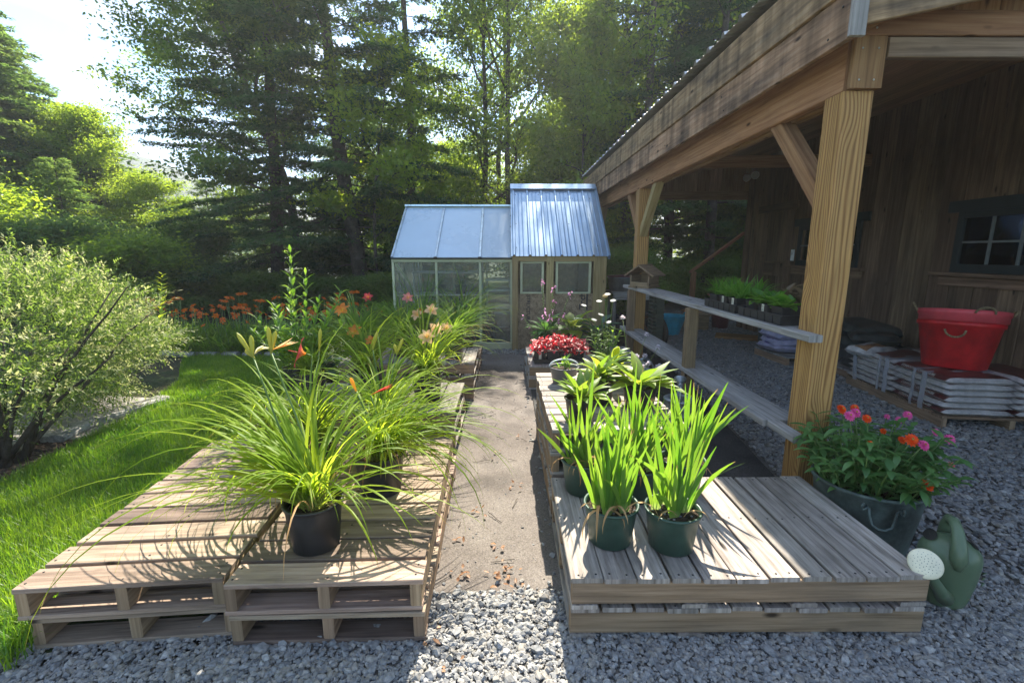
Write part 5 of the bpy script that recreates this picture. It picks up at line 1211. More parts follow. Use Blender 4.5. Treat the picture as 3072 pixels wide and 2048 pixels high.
mb = MB(); mb.tube([(.10 * math.cos(a), -.02 * math.sin(a), .12 + .055 * math.sin(a)) for a in np.linspace(0, PI, 15)], .006, 8); mb.build('handle', M['white'], hb)
mb = MB()
for k in range(26): mb.leaf((U(-.04, .04), U(-.04, .04), .1 + U(0, .05)), dirv(U(0, 6.28), U(.2, 1.4)), ZUP, U(.05, .10), .018, curl=.6, seg=4)
mb.build('leaves', M['willowy'], hb)

# red coleus tray
ct = thing('coleus_tray', 'black tray packed with glossy red-leaved plants by the shed', 'planter', (.56, 4.90, .2505), R(-3))
mb = MB(); a, b, h = .27, .14, .13
def tray(mb, a, b, h, t_=.008, rim=.012, fl=.9):
    mb.lathe([(.001, 0), (fl, 0), (fl + .015, .01), (1., h - .004), (1. + rim * 3, h), (1. + rim * 3, h + .006), (.985, h + .004), (fl - .01, .012), (.001, .012)], 4, ab=(a * 1.414, b * 1.414), rz=0)
def rect_tray(mb, a, b, h, fl=.92, tint=.5):
    prof = [(fl, 0), (1., h), (1.035, h), (1.035, h - .008), (1.02, h - .010)]; corners = ((1, 1), (-1, 1), (-1, -1), (1, -1)); ring = []
    for q, z in prof: ring.append([Vector((sx_ * a * q, sy_ * b * q, z)) for sx_, sy_ in corners])
    ring.insert(0, [Vector((sx_ * a * fl * .97, sy_ * b * fl * .95, h * .75)) for sx_, sy_ in corners]); ring.insert(1, [Vector((sx_ * a * .97, sy_ * b * .95, h)) for sx_, sy_ in corners])
    order = [ring[2], ring[3], ring[4], ring[5]]
    k0 = len(mb.v)
    for r_ in order: mb.v += r_
    mb.v += ring[0] + ring[1]
    for i in range(3):
        for j in range(4): j2 = (j + 1) % 4; A = k0 + i * 4; mb.face((A + j, A + j2, A + 4 + j2, A + 4 + j), ((0, 0), (.2, 0), (.2, .1), (0, .1)), tint)
    A = k0 + 16
    for j in range(4): j2 = (j + 1) % 4; mb.face((A + j2, A + j, A + 4 + j, A + 4 + j2), ((0, 0), (.2, 0), (.2, .1), (0, .1)), tint)
    for j in range(4): j2 = (j + 1) % 4; mb.face((A + 4 + j2, A + 4 + j, k0 + 4 + j, k0 + 4 + j2), ((0, 0), (.2, 0), (.2, .1), (0, .1)), tint)
    mb.face((A + 3, A + 2, A + 1, A), ((0, 0), (.2, 0), (.2, .2), (0, .2)), tint); mb.face((k0, k0 + 1, k0 + 2, k0 + 3), ((0, 0), (.2, 0), (.2, .2), (0, .2)), tint)
rect_tray(mb, .27, .15, .05, .96); mb.build('tray', M['blackpot'], ct)
for i in range(4):
    mb = MB(); x = -.20 + .133 * i; mb2 = MB(); k0 = 0
    rect_tray(mb, .064, .12, .125, .88); [mb.v.__setitem__(k, v + Vector((x, 0, .008))) for k, v in enumerate(mb.v)]; mb.build('pot', M['blackpot'], ct)
mb = MB(); mb.box((-.20, -.133, .085), (.028, .002, .09), ch=.0004); mb.build('plant_tag', M['tagm'], ct)
mb = MB()
for k in range(620):
    x, y = U(-.30, .30), U(-.19, .17); q = math.sqrt((x / .32) ** 2 + (y / .2) ** 2); z = .15 + .10 * (1 - q) + U(-.03, .05)
    mb.leaf((x, y, z), dirv(U(0, 6.28), U(-.3, 1.)), ZUP, U(.03, .06), U(.02, .032), curl=U(0, 1.3), fold=U(.1, .5), seg=3, shape=.85)
mb.build('leaves', M['coleus'], ct)

# foxglove, hosta, daisies behind
fg = thing('foxglove', 'pink foxglove with tall seed-podded spikes in front of the shed', 'potted plant', (.47, 5.45, .2505))
mb = MB(); pot(mb, .12, .2); mb.build('pot', M['blackpot'], fg); mb = MB(); mb.disc((0, 0, .17), .11, 16, jit=.005); mb.build('soil', M['soil'], fg); mb = MB()
for k in range(34): a = U(0, 6.28); mb.leaf((0, 0, .17 + U(0, .08)), dirv(a, R(U(5, 70))), ZUP, U(.18, .32), U(.06, .085), curl=U(.5, 1.2), fold=.2, seg=6)
mb.build('leaves', M['zleaf'], fg)
for (x, y, z, lx) in ((-.04, -.05, .86, -.02), (.0, .0, .62, .10), (.06, .02, .78, .03), (.25, .0, .72, .04), (-.25, .03, .44, -.05)):
    mb, mp_, mf = MB(), MB(), MB(); tp = Vector((x + lx, y, z)); b = Vector((x * .4, y, .18)); mb.tube([b, b.lerp(tp, .5), tp], [.005, .004, .002], 6); n = int((z - .25) / .016)
    for k in range(n):
        f = .28 + .72 * k / n; p = b.lerp(tp, f); a = U(0, 6.28); d = dirv(a, U(-.6, .1))
        if f > .90 or (.30 < f < .5 and random.random() < .8) or random.random() < .04: mf.leaf(p, d, ZUP, U(.03, .045), .024, curl=.8, fold=.7, seg=4, shape=1.3)
        else: mp_.ell(p + d * .012, (.006, .006, .010), 6, 4, d=d)
    mb.build('flower_stalk', M['stem'], fg); mf.build('bells', M['fox'], fg); mp_.build('seed_pods', M['pod'], fg)
hosta('green and cream edged hosta in front of the shed wall', (.80, 5.50, .2505), 40, .22, .11, 'broad', (.12, .2), (5, 70))
hosta('dark leaved hosta at the right of the stack by the shed corner', (1.05, 5.30, .2505), 26, .20, .10, 'hosta', (.11, .18), (5, 60))


def disc_flower(mb, c, d, r, n=16, m=0, w=.2, lay=1, mc=None):
    d = Vector(d).normalized(); x = d.orthogonal().normalized(); y = d.cross(x)
    for l in range(lay):
        for k in range(n):
            a = 6.283 * (k + .5 * l) / n + U(-.06, .06); o_ = x * math.cos(a) + y * math.sin(a); mb.leaf(Vector(c) + d * (.004 * l) + o_ * r * .12, o_ + d * (.12 + .38 * l), d, r * (1 - .2 * l), r * w * 1.9, curl=.3, fold=.1, seg=3, shape=1.4, m=m)
    if mc is not None: mb.ell(Vector(c) + d * .005 * lay, (r * .2, r * .2, r * .12), 8, 4, m=mc, d=d)


dp = thing('daisy_plant', 'bright leafy daisy plant with leaning white and tan heads right of the red leaves', 'potted plant', (.93, 4.32, -.004))
mb = MB(); pot(mb, .13, .24); mb.build('pot', M['blackpot'], dp); mb = MB(); mb.disc((0, 0, .2), .12, 16, jit=.005); mb.build('soil', M['soil'], dp); ml, ms, mf, m3 = MB(), MB(), MB(), MB()
for k in range(26):
    b = Vector((U(-.06, .06), U(-.06, .06), .2)); tp = Vector((U(-.14, .18), U(-.12, .12), U(.42, .72))); ms.tube([b, b.lerp(tp, .5), tp], .003, 5)
    for j in range(16): f = j / 16; ml.leaf(b.lerp(tp, f), dirv(U(0, 6.28), U(.2, 1.)), ZUP, U(.05, .10), U(.014, .024), curl=.7, seg=4)
for (x, y, z, kind) in ((.85, 4.0, 1.03, 2), (.87, 4.0, 1.05, 1), (.82, 4.1, .98, 1), (.93, 4.05, .99, 1), (.84, 4.1, .86, 1), (.80, 4.2, .80, 1), (.72, 4.3, .92, 1), (.90, 4.05, .80, 1)):
    tp = rel(dp.location, (x, y, z)); b = Vector((U(-.05, .05), U(-.05, .05), .3)); ms.tube([b, b.lerp(tp, .6) + Vector((U(-.02, .02), 0, 0)), tp], [.003, .0025, .002], 5)
    if kind == 1: mf = MB(); disc_flower(mf, tp, (U(-.3, .3), -.3, 1), .025, 14, 0, .14); mf.build('flower', M['daisy'], dp)
    else: m3.ell(tp, (.026, .026, .014), 10, 5)
ms.build('stem', M['stem'], dp); ml.build('leaves', M['willowy'], dp); m3.build('seed_head', M['seedhd'], dp)
sb = thing('scabious', 'wiry plant with pale lilac pincushion heads leaning over the lower shelf', 'potted plant', (1.02, 3.72, -.004))
mb = MB(); pot(mb, .11, .22); mb.build('pot', M['blackpot'], sb); ml, ms, mf = MB(), MB(), MB()
for k in range(120): arch(ml, (U(-.05, .05), U(-.05, .05), .2), U(0, 6.28), R(U(40, 85)), U(.8, 2.4), U(.2, .42), .0035, 7)
for (x, y, z) in ((1.009, 4.0, .843), (1.225, 4.0, .696), (1.30, 3.9, .60), (1.09, 3.8, .545), (1.16, 3.8, .55), (1.20, 3.6, .50), (1.10, 3.65, .49), (1.13, 3.6, .53), (1.27, 3.75, .47)):
    tp = rel(sb.location, (x, y, z)); b = Vector((U(-.04, .04), U(-.04, .04), .2)); ms.tube([b, b.lerp(tp, .5) + Vector((0, 0, .05)), tp], [.0025, .002, .0015], 5)
    mf = MB()
    for j in range(46): d = dirv(U(0, 6.28), U(-.5, 1.5)); mf.leaf(tp + d * .008, d, ZUP, U(.014, .022), .009, curl=.5, seg=3)
    mf.build('flower_head', M['lilac'], sb)
ml.build('leaves', M['stem'], sb); ms.build('stem', M['stem'], sb)

# zinnias in the oval tub
ZT = zt; ms, ml = MB(), MB(); heads = []
for k in range(96):
    a, q = U(0, 6.283), math.sqrt(random.random()); bx, by = .20 * q * math.cos(a), .19 * q * math.sin(a); H_ = U(.16, .36) * (1.05 - .3 * q); tp = Vector((bx * 1.75, by * 1.75, .28 + H_)) + Matrix.Rotation(R(35), 3, 'Z') @ Vector((.01, .0, 0)); b = Vector((bx, by, .27)); mid = b.lerp(tp, .5) + Vector((0, 0, .03))
    ms.tube([b, mid, tp], [.004, .0035, .0025], 6); n = int(H_ / .042) + 1; az = U(0, 6)
    for j in range(1, n + 1):
        f = j / n; p = b.lerp(mid, 2 * f) if f < .5 else mid.lerp(tp, 2 * f - 1); az += PI / 2
        for s in (0, PI): ml.leaf(p, dirv(az + s + U(-.3, .3), U(-.1, .6)), ZUP, U(.06, .105), U(.024, .038), curl=U(.3, 1.2), fold=U(.1, .3), seg=5, shape=.8)
    heads.append(tp)
ms.build('stem', M['stem'], ZT); ml.build('leaves', M['zleaf'], ZT)
def zin(w, mat, r=.026, d=(0, -.6, .8)):
    mb = MB(); r *= .84; Mi = Matrix.Rotation(R(35), 3, 'Z'); p = Mi @ (Vector(w) - ZT.location); b = Vector((p.x * .45, p.y * .45, .36)); mb.tube([b, b.lerp(p, .6), p], .0028, 6, m=2); disc_flower(mb, p, Mi @ Vector(d), r, 12, 0, .26, 3, 1); mb.build('flower', [M[mat], M['zc'], M['stem']], ZT)
for u_, v_, Yv, mt, r in ((1923, 939, 2.15, 'zor', .030), (1958, 934, 2.3, 'zor', .026), (1960, 946, 2.2, 'zpk', .030), (1944, 956, 2.05, 'zpk', .030), (1988, 961, 2.1, 'zor', .026), (2092, 950, 2.3, 'zpk', .028), (2104, 1013, 1.95, 'zor', .036), (2134, 1026, 1.92, 'zpk', .030), (2200, 1008, 2.1, 'zpk', .030), (2145, 1122, 1.82, 'zor', .034), (1996, 1022, 1.92, 'zor', .016), (2030, 990, 2.1, 'zor', .018), (2070, 960, 2.35, 'zpk', .022), (2163, 990, 2.2, 'zpk', .024), (2205, 1068, 2.05, 'pinkred', .020), (2040, 952, 2.4, 'zpk', .018), (2078, 1012, 2.0, 'zor', .022)):
    # positions read off the photograph once, turned into points of the bed at depth Yv
    x_, y_ = (u_ - 1176) / 1070, (784 - v_) / 1070; cp_, sp_ = math.cos(R(10.8)), math.sin(R(10.8)); ya = R(.69)
    d_ = Vector((math.sin(ya) * cp_ + x_ * math.cos(ya) + y_ * math.sin(ya) * sp_, math.cos(ya) * cp_ - x_ * math.sin(ya) + y_ * math.cos(ya) * sp_, -sp_ + y_ * cp_)); zin(Vector((0, 0, 1.4)) + d_ * (Yv / d_.y), mt, r, (U(-.3, .3), -.7, .7))

# seedling trays on the upper shelf
def seed_tray(label, y0, y1, x=1.685, z=.9905):
    t = thing('seedling_tray', label, 'tray', (x, (y0 + y1) / 2, z), 0, 'seedling trays on the upper shelf'); L_ = (y1 - y0) / 2
    mb = MB(); rect_tray(mb, .125, L_, .058, .97); mb.build('tray', M['blackpot'], t); mb = MB()
    for k in range(6): 
        yy = -L_ + (k + .5) * 2 * L_ / 6; mb.box((-.124, yy, .028), (.008, 2 * L_ / 6 - .012, .050), ch=.003)
    mb.build('cell', M['blackpot'], t); return t
seed_tray('nearer black seedling tray on the shelf end by the big post', 2.60, 3.10); seed_tray('farther black seedling tray on the upper shelf', 3.14, 3.64)
def seedling(label, loc, kind, tagged=False, s=.058):
    t = thing('seedling_pot', label, 'potted plant', loc, U(-.06, .06), 'seedling pots in the trays'); mb = MB(); rect_tray(mb, s, s, .098, .80); mb.build('pot', M['blackpot'], t); mb = MB(); mb.box((0, 0, .088), (s * 1.8, s * 1.8, .006), ch=.001); mb.build('soil', M['soil'], t); mb = MB(); mt = 'lett'
    if kind == 'feather':
        for k in range(70): arch(mb, (U(-.03, .03), U(-.03, .03), .09), U(0, 6.28), R(U(35, 88)), U(.5, 1.9), U(.10, .21), .006, 5)
    elif kind == 'leafy':
        for k in range(26): mb.leaf((U(-.015, .015), U(-.015, .015), .09), dirv(U(0, 6.28), R(U(15, 80))), ZUP, U(.07, .12), U(.05, .07), curl=U(.2, 1.4), fold=.25, seg=5, shape=1.25, wave=.12)
    else:
        mt = 'lettr'
        for k in range(30): mb.leaf((U(-.02, .02), U(-.02, .02), .09 + U(0, .05)), dirv(U(0, 6.28), R(U(10, 85))), ZUP, U(.06, .15), U(.04, .06), curl=U(.2, 1.5), fold=.3, seg=5, shape=1.2, wave=.2)
    mb.build('leaves', M[mt], t)
    if tagged:
        mb = MB(); mb.box((-s * 1.06, -.012, .045), (.002, .028, .105), ch=.0004)
        mb.build('plant_tag', M['tagm'], t); mb = MB()
        for k in range(5): mb.box((-s * 1.06 - .0014, -.012, .085 - .008 * k), (.0004, .02, .002), ch=.0001)
        mb.build('tag_print', M['ink'], t)
for (y, x, kd, tg, lab) in ((2.69, 1.635, 'leafy', False, 'frilly green lettuce seedling in the pot nearest the big post'), (2.84, 1.635, 'leafy', True, 'round-leaved lettuce seedling with pale tag, second pot from the big post'), (2.99, 1.635, 'leafy', False, 'small lettuce seedling third from the big post'), (2.70, 1.745, 'red', False, 'brown red lettuce behind the frilly lettuce by the big post'), (2.85, 1.745, 'red', False, 'brown red lettuce behind the tagged round-leaved lettuce'), (3.0, 1.745, 'leafy', False, 'green lettuce in the back row of the nearer tray, far end'),
                            (3.23, 1.635, 'feather', True, 'feathery green seedling with pale tag at the near end of the farther tray'), (3.38, 1.635, 'feather', True, 'feathery green seedling with pale tag in the middle of the farther tray'), (3.54, 1.635, 'feather', False, 'feathery seedling at the far end of the farther tray'), (3.24, 1.745, 'feather', False, 'feathery seedling in the back row of the farther tray, near end'), (3.40, 1.745, 'feather', False, 'feathery seedling in the back row of the farther tray, middle'), (3.55, 1.745, 'leafy', False, 'leafy seedling in the back row of the farther tray, far end')):
    seedling(lab, (x, y, .9925), kd, tg)

# plants inside the greenhouse
stems_plant('greenhouse_plant', 'leafy green plant on the rack behind the middle greenhouse pane', (-.75, 7.7, .735), [(U(-.05, .05), U(-.05, .05), U(-.2, .2), U(-.1, .1), U(.35, .5)) for k in range(9)], (.1, .15), 'zleaf', .09, .03, .04)
stems_plant('greenhouse_plant', 'tall thin-leaved plants on the rack behind the middle pane, left side', (-1.1, 7.8, .735), [(U(-.05, .05), U(-.05, .05), U(-.15, .15), U(-.1, .1), U(.3, .5)) for k in range(8)], (.1, .15), 'zleaf', .10, .02, .04)
stems_plant('greenhouse_plant', 'low green seedlings on the middle shelf of the greenhouse rack', (-.6, 7.8, .36), [(U(-.05, .05), U(-.05, .05), U(-.2, .2), U(-.1, .1), U(.25, .32)) for k in range(9)], (.1, .12), 'zleaf', .08, .03, .04)
# ------------------------------------------------------------------ trees
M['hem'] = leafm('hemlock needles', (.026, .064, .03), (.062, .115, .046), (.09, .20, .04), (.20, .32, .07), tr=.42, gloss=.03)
M['spr'] = leafm('lit conifer needles', (.045, .105, .03), (.105, .17, .05), (.18, .34, .05), (.36, .46, .09), tr=.46, gloss=.04)  # brighter copy of the hemlock greens, sunlight put into the colour
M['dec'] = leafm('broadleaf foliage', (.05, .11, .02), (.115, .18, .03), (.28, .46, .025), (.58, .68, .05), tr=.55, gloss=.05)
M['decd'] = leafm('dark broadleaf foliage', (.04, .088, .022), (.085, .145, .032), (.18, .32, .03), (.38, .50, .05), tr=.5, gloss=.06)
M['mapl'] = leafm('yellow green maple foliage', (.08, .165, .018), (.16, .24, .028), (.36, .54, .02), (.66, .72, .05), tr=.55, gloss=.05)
M['under'] = leafm('undergrowth leaf', (.04, .09, .022), (.09, .15, .03), (.15, .30, .03), (.32, .46, .06), tr=.46, gloss=.06)


def limb(p, d, L, n, droop, wob, rs):
    p = np.array(p, float); d = unit(np.array(d, float)); pts = [p.copy()]
    for i in range(n):
        d = unit(d + np.array([rs.normal(0, wob), rs.normal(0, wob), rs.normal(0, wob * .6) + droop])); p = p + d * (L / n); pts.append(p.copy())
    return pts


def gen_decid(seed, H, cr, cb, nleaf, ll=.09, lw=.055, trunk_r=.13, lean=(0, 0), nl=15, open_=.30, fork=None):
    rs = np.random.default_rng(seed); mb = MB(); tr = [(lean[0] * (z / H) ** 1.3 * H + .12 * math.sin(z * .8 + seed), lean[1] * (z / H) ** 1.3 * H + .12 * math.cos(z * .7 + seed * 2) - .12, z) for z in np.linspace(-.1, H * .93, 9)]
    mb.tube(tr, [trunk_r * (1 - .85 * i / 8) for i in range(9)], 8); tips = []
    T = np.array(tr)
    for k in range(nl):
        f = cb / H + (.93 - cb / H) * (k + .5) / nl; z = f * H; i = min(7, int(f / .93 * 8)); q = f / .93 * 8 - i; p = T[i] * (1 - q) + T[i + 1] * q
        rel_ = (f - cb / H) / (1 - cb / H); L = cr * (1.0 - .62 * rel_ ** 1.5) * (.65 + .35 * min(1, rel_ * 4)) * rs.uniform(.75, 1.15); az = k * 2.4 + rs.uniform(-.4, .4); el = .35 + .7 * rel_
        pts = limb(p, (math.cos(az) * math.cos(el), math.sin(az) * math.cos(el), math.sin(el)), L, 5, .02, .14, rs); r0 = trunk_r * (1 - .85 * f) * .55
        mb.tube(pts, [max(.006, r0 * (1 - .17 * j)) for j in range(6)], 6); tips.append((pts[-1], .8))
        for j in range(2, 6):
            for s in range(3):
                a2 = az + (s - 1) * rs.uniform(.6, 1.3) + rs.normal(0, .25); e2 = el * .6 + rs.uniform(-.35, .5); l2 = L * rs.uniform(.25, .5)
                q2 = limb(pts[j], (math.cos(a2) * math.cos(e2), math.sin(a2) * math.cos(e2), math.sin(e2)), l2, 3, -.03, .2, rs); mb.tube(q2, [.010, .007, .005, .003], 4, cap=False)
                tips.append((q2[-1], 1.)); tips.append((q2[-2], 1.)); tips.append((.5 * q2[1] + .5 * q2[2], .7))
    C = np.array([t[0] for t in tips]); per = max(4, int(nleaf / len(C))); n = per * len(C); B = np.repeat(C, per, 0); sg = np.array([open_ * 1.15, open_ * 1.15, open_ * .62])
    cw = np.repeat(rs.uniform(.6, 1.25, len(C)), per)[:, None]; P = B + rs.normal(0, 1, (n, 3)) * sg * cw; D = unit(rs.normal(0, 1, (n, 3)) + unit(P - B) * .6 + np.array([0, 0, -.25])); N = unit(rs.normal(0, .55, (n, 3)) + np.array([0, 0, 1.]))
    s = rs.uniform(.7, 1.25, n); V, F = leaf_cloud(P, D, N, ll * s, lw * s); Tn = np.clip(np.repeat(rs.uniform(.1, .9, len(C)), per) * .5 + rs.uniform(0, .5, n), 0, 1)
    return mb, V, F, Tn


def gen_conifer(seed, H, r, base, nleaf, ll=.10, lw=.032, trunk_r=.16, nb=95, droop=-.05, lean=(0, 0), sparse=0, pw=.8):
    rs = np.random.default_rng(seed); mb = MB(); tr = [(lean[0] * z + .05 * math.sin(z * .9 + seed), lean[1] * z, z) for z in np.linspace(-.1, H, 10)]; mb.tube(tr, [max(.012, trunk_r * (1 - .93 * i / 9)) for i in range(10)], 9)
    P, D, N, W = [], [], [], []
    for k in range(nb):
        f = base / H + (1 - base / H) * ((k + .5) / nb) ** .92; z = f * H; p = np.array([lean[0] * z + .05 * math.sin(z * .9 + seed), lean[1] * z, z]); q = (1 - (f - base / H) / (1 - base / H)); L = r * (q ** pw) * rs.uniform(.6, 1.15) + .15; az = k * 2.399 + rs.uniform(-.35, .35); el = .22 - .25 * q + rs.uniform(-.12, .15)
        if sparse and rs.uniform() < sparse: L *= .45
        pts = limb(p, (math.cos(az) * math.cos(el), math.sin(az) * math.cos(el), math.sin(el)), L, 6, droop, .06, rs); mb.tube(pts, [max(.004, .028 * (L / r) * (1 - .15 * j)) for j in range(7)], 5, cap=False)
        ntw = max(4, int(L / .13))
        for j in range(ntw):
            ff = .18 + .82 * (j + rs.uniform(0, 1)) / ntw; ii = min(5, int(ff * 6)); u = ff * 6 - ii; b = pts[ii] * (1 - u) + pts[min(6, ii + 1)] * u; dd = unit(pts[min(6, ii + 1)] - pts[ii]); sd = np.array([-dd[1], dd[0], 0.])
            for s in (-1, 1):
                tl_ = (.16 + .34 * L / r * (1 - ff * .6)) * rs.uniform(.6, 1.2) * min(1., r / 2.2 + .3); td = unit(dd * .65 + sd * s * rs.uniform(.7, 1.1) + np.array([0, 0, rs.uniform(-.45, .12)])); m = max(3, int(tl_ / .032))
                for g in range(m): P.append(b + td * tl_ * g / m); D.append(td); W.append((b[0], z))
    P, D = np.array(P), np.array(D); n0 = len(P); rep = max(1, int(round(nleaf / n0))); P = np.repeat(P, rep, 0); D = np.repeat(D, rep, 0); n = len(P)
    P = P + rs.normal(0, .022, (n, 3)); D = unit(D + rs.normal(0, .55, (n, 3)) * np.array([1, 1, .7])); N = unit(rs.normal(0, .5, (n, 3)) + np.array([0, 0, 1.])); s = rs.uniform(.6, 1.3, n)
    V, F = leaf_cloud(P, D, N, ll * s, lw * s); Tn = np.clip(rs.uniform(0, .6, n) + .35 * np.clip(np.sin(P[:, 2] * 3 + P[:, 0] * 2), 0, 1), 0, 1)
    return mb, V, F, Tn


PROTO = {}
def tree(key, gen, name, label, loc, rz=0, s=1., sz=None, leafmat='dec', bark='bark', group='trees beyond the garden'):
    if key not in PROTO:
        mb, V, F, T = gen(); t = thing(name, label, 'tree', loc, rz, group); tr = mb.build('trunk', M[bark], t); cr = mesh_np('crown', V, F, T, M[leafmat], t); PROTO[key] = t
    else:
        src = PROTO[key]; t = src.copy(); t.name = name; COL.objects.link(t)
        for ch in src.children:
            c = ch.copy(); COL.objects.link(c); c.parent = t
            if ch.name.startswith('crown') and c.data.materials[0] != M[leafmat]: c.material_slots[0].link = 'OBJECT'; c.material_slots[0].material = M[leafmat]
        tag(t, label, 'tree', group)
    t.location = loc; t.rotation_euler = (0, 0, rz); t.scale = (s, s, sz or s)
    return t


hemA = lambda: gen_conifer(1, 15, 3.3, 1.0, 90000, .11, .034, .21, 150, -.035, (-.07, .0), 0, .62)
hemB = lambda: gen_conifer(2, 11, 2.6, .3, 240000, .10, .036, .16, 300, -.075, (0, 0), 0, .7)
hemC = lambda: gen_conifer(3, 14, 2.1, 1.6, 36000, .11, .034, .15, 80, -.03, (0, 0), .45)
pine = lambda: gen_conifer(4, 5, 1.7, .2, 30000, .10, .026, .07, 70, .01)
decA = lambda: gen_decid(5, 11.5, 3.3, 2.2, 76000, .095, .058, .15, (-.20, 0), 24, .21)
decB = lambda: gen_decid(6, 11, 2.9, 1.6, 26000, .10, .06, .12, (.03, 0), 20, .22)
decC = lambda: gen_decid(7, 7.5, 2.4, .8, 46000, .09, .055, .08, (0, 0), 20, .22)
decD = lambda: gen_decid(8, 13, 3.1, 2.4, 24000, .11, .065, .13, (-.02, 0), 20, .24)
mapl = lambda: gen_decid(9, 6, 1.6, 1.6, 8000, .10, .068, .05, (.05, 0), 9, .17)
shrb = lambda: gen_decid(10, 2.6, 1.3, .1, 26000, .085, .05, .03, (0, 0), 14, .24)

# front row
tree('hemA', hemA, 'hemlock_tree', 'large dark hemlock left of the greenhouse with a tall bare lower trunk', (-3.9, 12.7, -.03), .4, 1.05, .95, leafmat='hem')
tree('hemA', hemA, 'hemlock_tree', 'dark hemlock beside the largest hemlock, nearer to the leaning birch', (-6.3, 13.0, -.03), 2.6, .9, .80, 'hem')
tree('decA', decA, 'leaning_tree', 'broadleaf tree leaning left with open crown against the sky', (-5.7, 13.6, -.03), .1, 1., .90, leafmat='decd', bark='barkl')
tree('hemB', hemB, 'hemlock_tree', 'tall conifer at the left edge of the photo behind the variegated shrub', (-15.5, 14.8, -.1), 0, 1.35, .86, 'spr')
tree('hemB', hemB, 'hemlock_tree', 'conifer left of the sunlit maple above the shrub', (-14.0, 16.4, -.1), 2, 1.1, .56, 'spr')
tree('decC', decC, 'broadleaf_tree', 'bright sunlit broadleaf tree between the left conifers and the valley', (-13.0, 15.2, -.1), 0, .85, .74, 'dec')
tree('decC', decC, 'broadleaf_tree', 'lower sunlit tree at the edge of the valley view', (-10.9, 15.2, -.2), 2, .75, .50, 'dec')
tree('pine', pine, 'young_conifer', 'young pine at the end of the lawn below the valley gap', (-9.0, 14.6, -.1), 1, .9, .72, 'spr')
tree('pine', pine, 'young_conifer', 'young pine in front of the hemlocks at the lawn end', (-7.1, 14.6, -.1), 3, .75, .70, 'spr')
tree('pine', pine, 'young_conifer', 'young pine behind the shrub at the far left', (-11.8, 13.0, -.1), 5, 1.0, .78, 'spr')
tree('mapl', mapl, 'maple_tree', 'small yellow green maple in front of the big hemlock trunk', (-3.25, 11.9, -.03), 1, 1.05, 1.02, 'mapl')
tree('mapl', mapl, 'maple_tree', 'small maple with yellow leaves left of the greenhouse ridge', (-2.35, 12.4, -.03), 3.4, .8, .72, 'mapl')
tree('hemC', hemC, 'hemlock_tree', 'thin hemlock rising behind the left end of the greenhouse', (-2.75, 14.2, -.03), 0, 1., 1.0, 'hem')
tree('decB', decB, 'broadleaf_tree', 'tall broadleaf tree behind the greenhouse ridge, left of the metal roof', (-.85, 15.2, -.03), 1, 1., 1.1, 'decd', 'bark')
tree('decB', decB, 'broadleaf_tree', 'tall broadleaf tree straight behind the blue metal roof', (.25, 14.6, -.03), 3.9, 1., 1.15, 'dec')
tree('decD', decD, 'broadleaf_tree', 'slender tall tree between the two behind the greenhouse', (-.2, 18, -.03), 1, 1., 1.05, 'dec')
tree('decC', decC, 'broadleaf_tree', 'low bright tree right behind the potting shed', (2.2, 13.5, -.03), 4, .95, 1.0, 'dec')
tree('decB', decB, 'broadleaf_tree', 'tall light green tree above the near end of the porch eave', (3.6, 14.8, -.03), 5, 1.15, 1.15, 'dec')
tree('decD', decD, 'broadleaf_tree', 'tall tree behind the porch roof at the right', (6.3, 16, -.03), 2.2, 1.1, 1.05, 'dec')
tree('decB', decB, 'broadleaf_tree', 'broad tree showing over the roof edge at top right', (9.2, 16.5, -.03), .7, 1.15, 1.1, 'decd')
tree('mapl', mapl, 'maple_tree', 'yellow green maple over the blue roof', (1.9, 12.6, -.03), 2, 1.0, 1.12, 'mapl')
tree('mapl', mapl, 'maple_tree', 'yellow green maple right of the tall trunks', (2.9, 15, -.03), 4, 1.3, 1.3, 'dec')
# trunks seen through the porch
k = 0
for (x, y, key, gen, lm) in ((3.6, 12.6, 'hemC', hemC, 'hem'), (4.6, 13.6, 'hemC', hemC, 'hem'), (5.3, 12.4, 'hemC', hemC, 'hem'), (6.2, 14.0, 'hemC', hemC, 'hem'), (5.6, 16.5, 'decD', decD, 'dec'), (7.2, 15.2, 'hemC', hemC, 'hem'), (4.2, 17.5, 'decD', decD, 'dec'), (8.4, 17.5, 'hemB', hemB, 'hem')):
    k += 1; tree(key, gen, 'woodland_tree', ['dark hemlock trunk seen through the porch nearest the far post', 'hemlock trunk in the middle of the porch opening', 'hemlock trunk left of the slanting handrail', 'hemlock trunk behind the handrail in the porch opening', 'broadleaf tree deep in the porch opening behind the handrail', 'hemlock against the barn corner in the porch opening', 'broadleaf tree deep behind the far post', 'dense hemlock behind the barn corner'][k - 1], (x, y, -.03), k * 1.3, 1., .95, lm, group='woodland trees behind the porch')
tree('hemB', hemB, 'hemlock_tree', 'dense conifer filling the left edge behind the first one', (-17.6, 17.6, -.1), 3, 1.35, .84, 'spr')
tree('hemB', hemB, 'hemlock_tree', 'shorter dense conifer behind the sunlit maple at the left', (-15.6, 18.2, -.1), 4.2, 1.2, .58, 'spr')
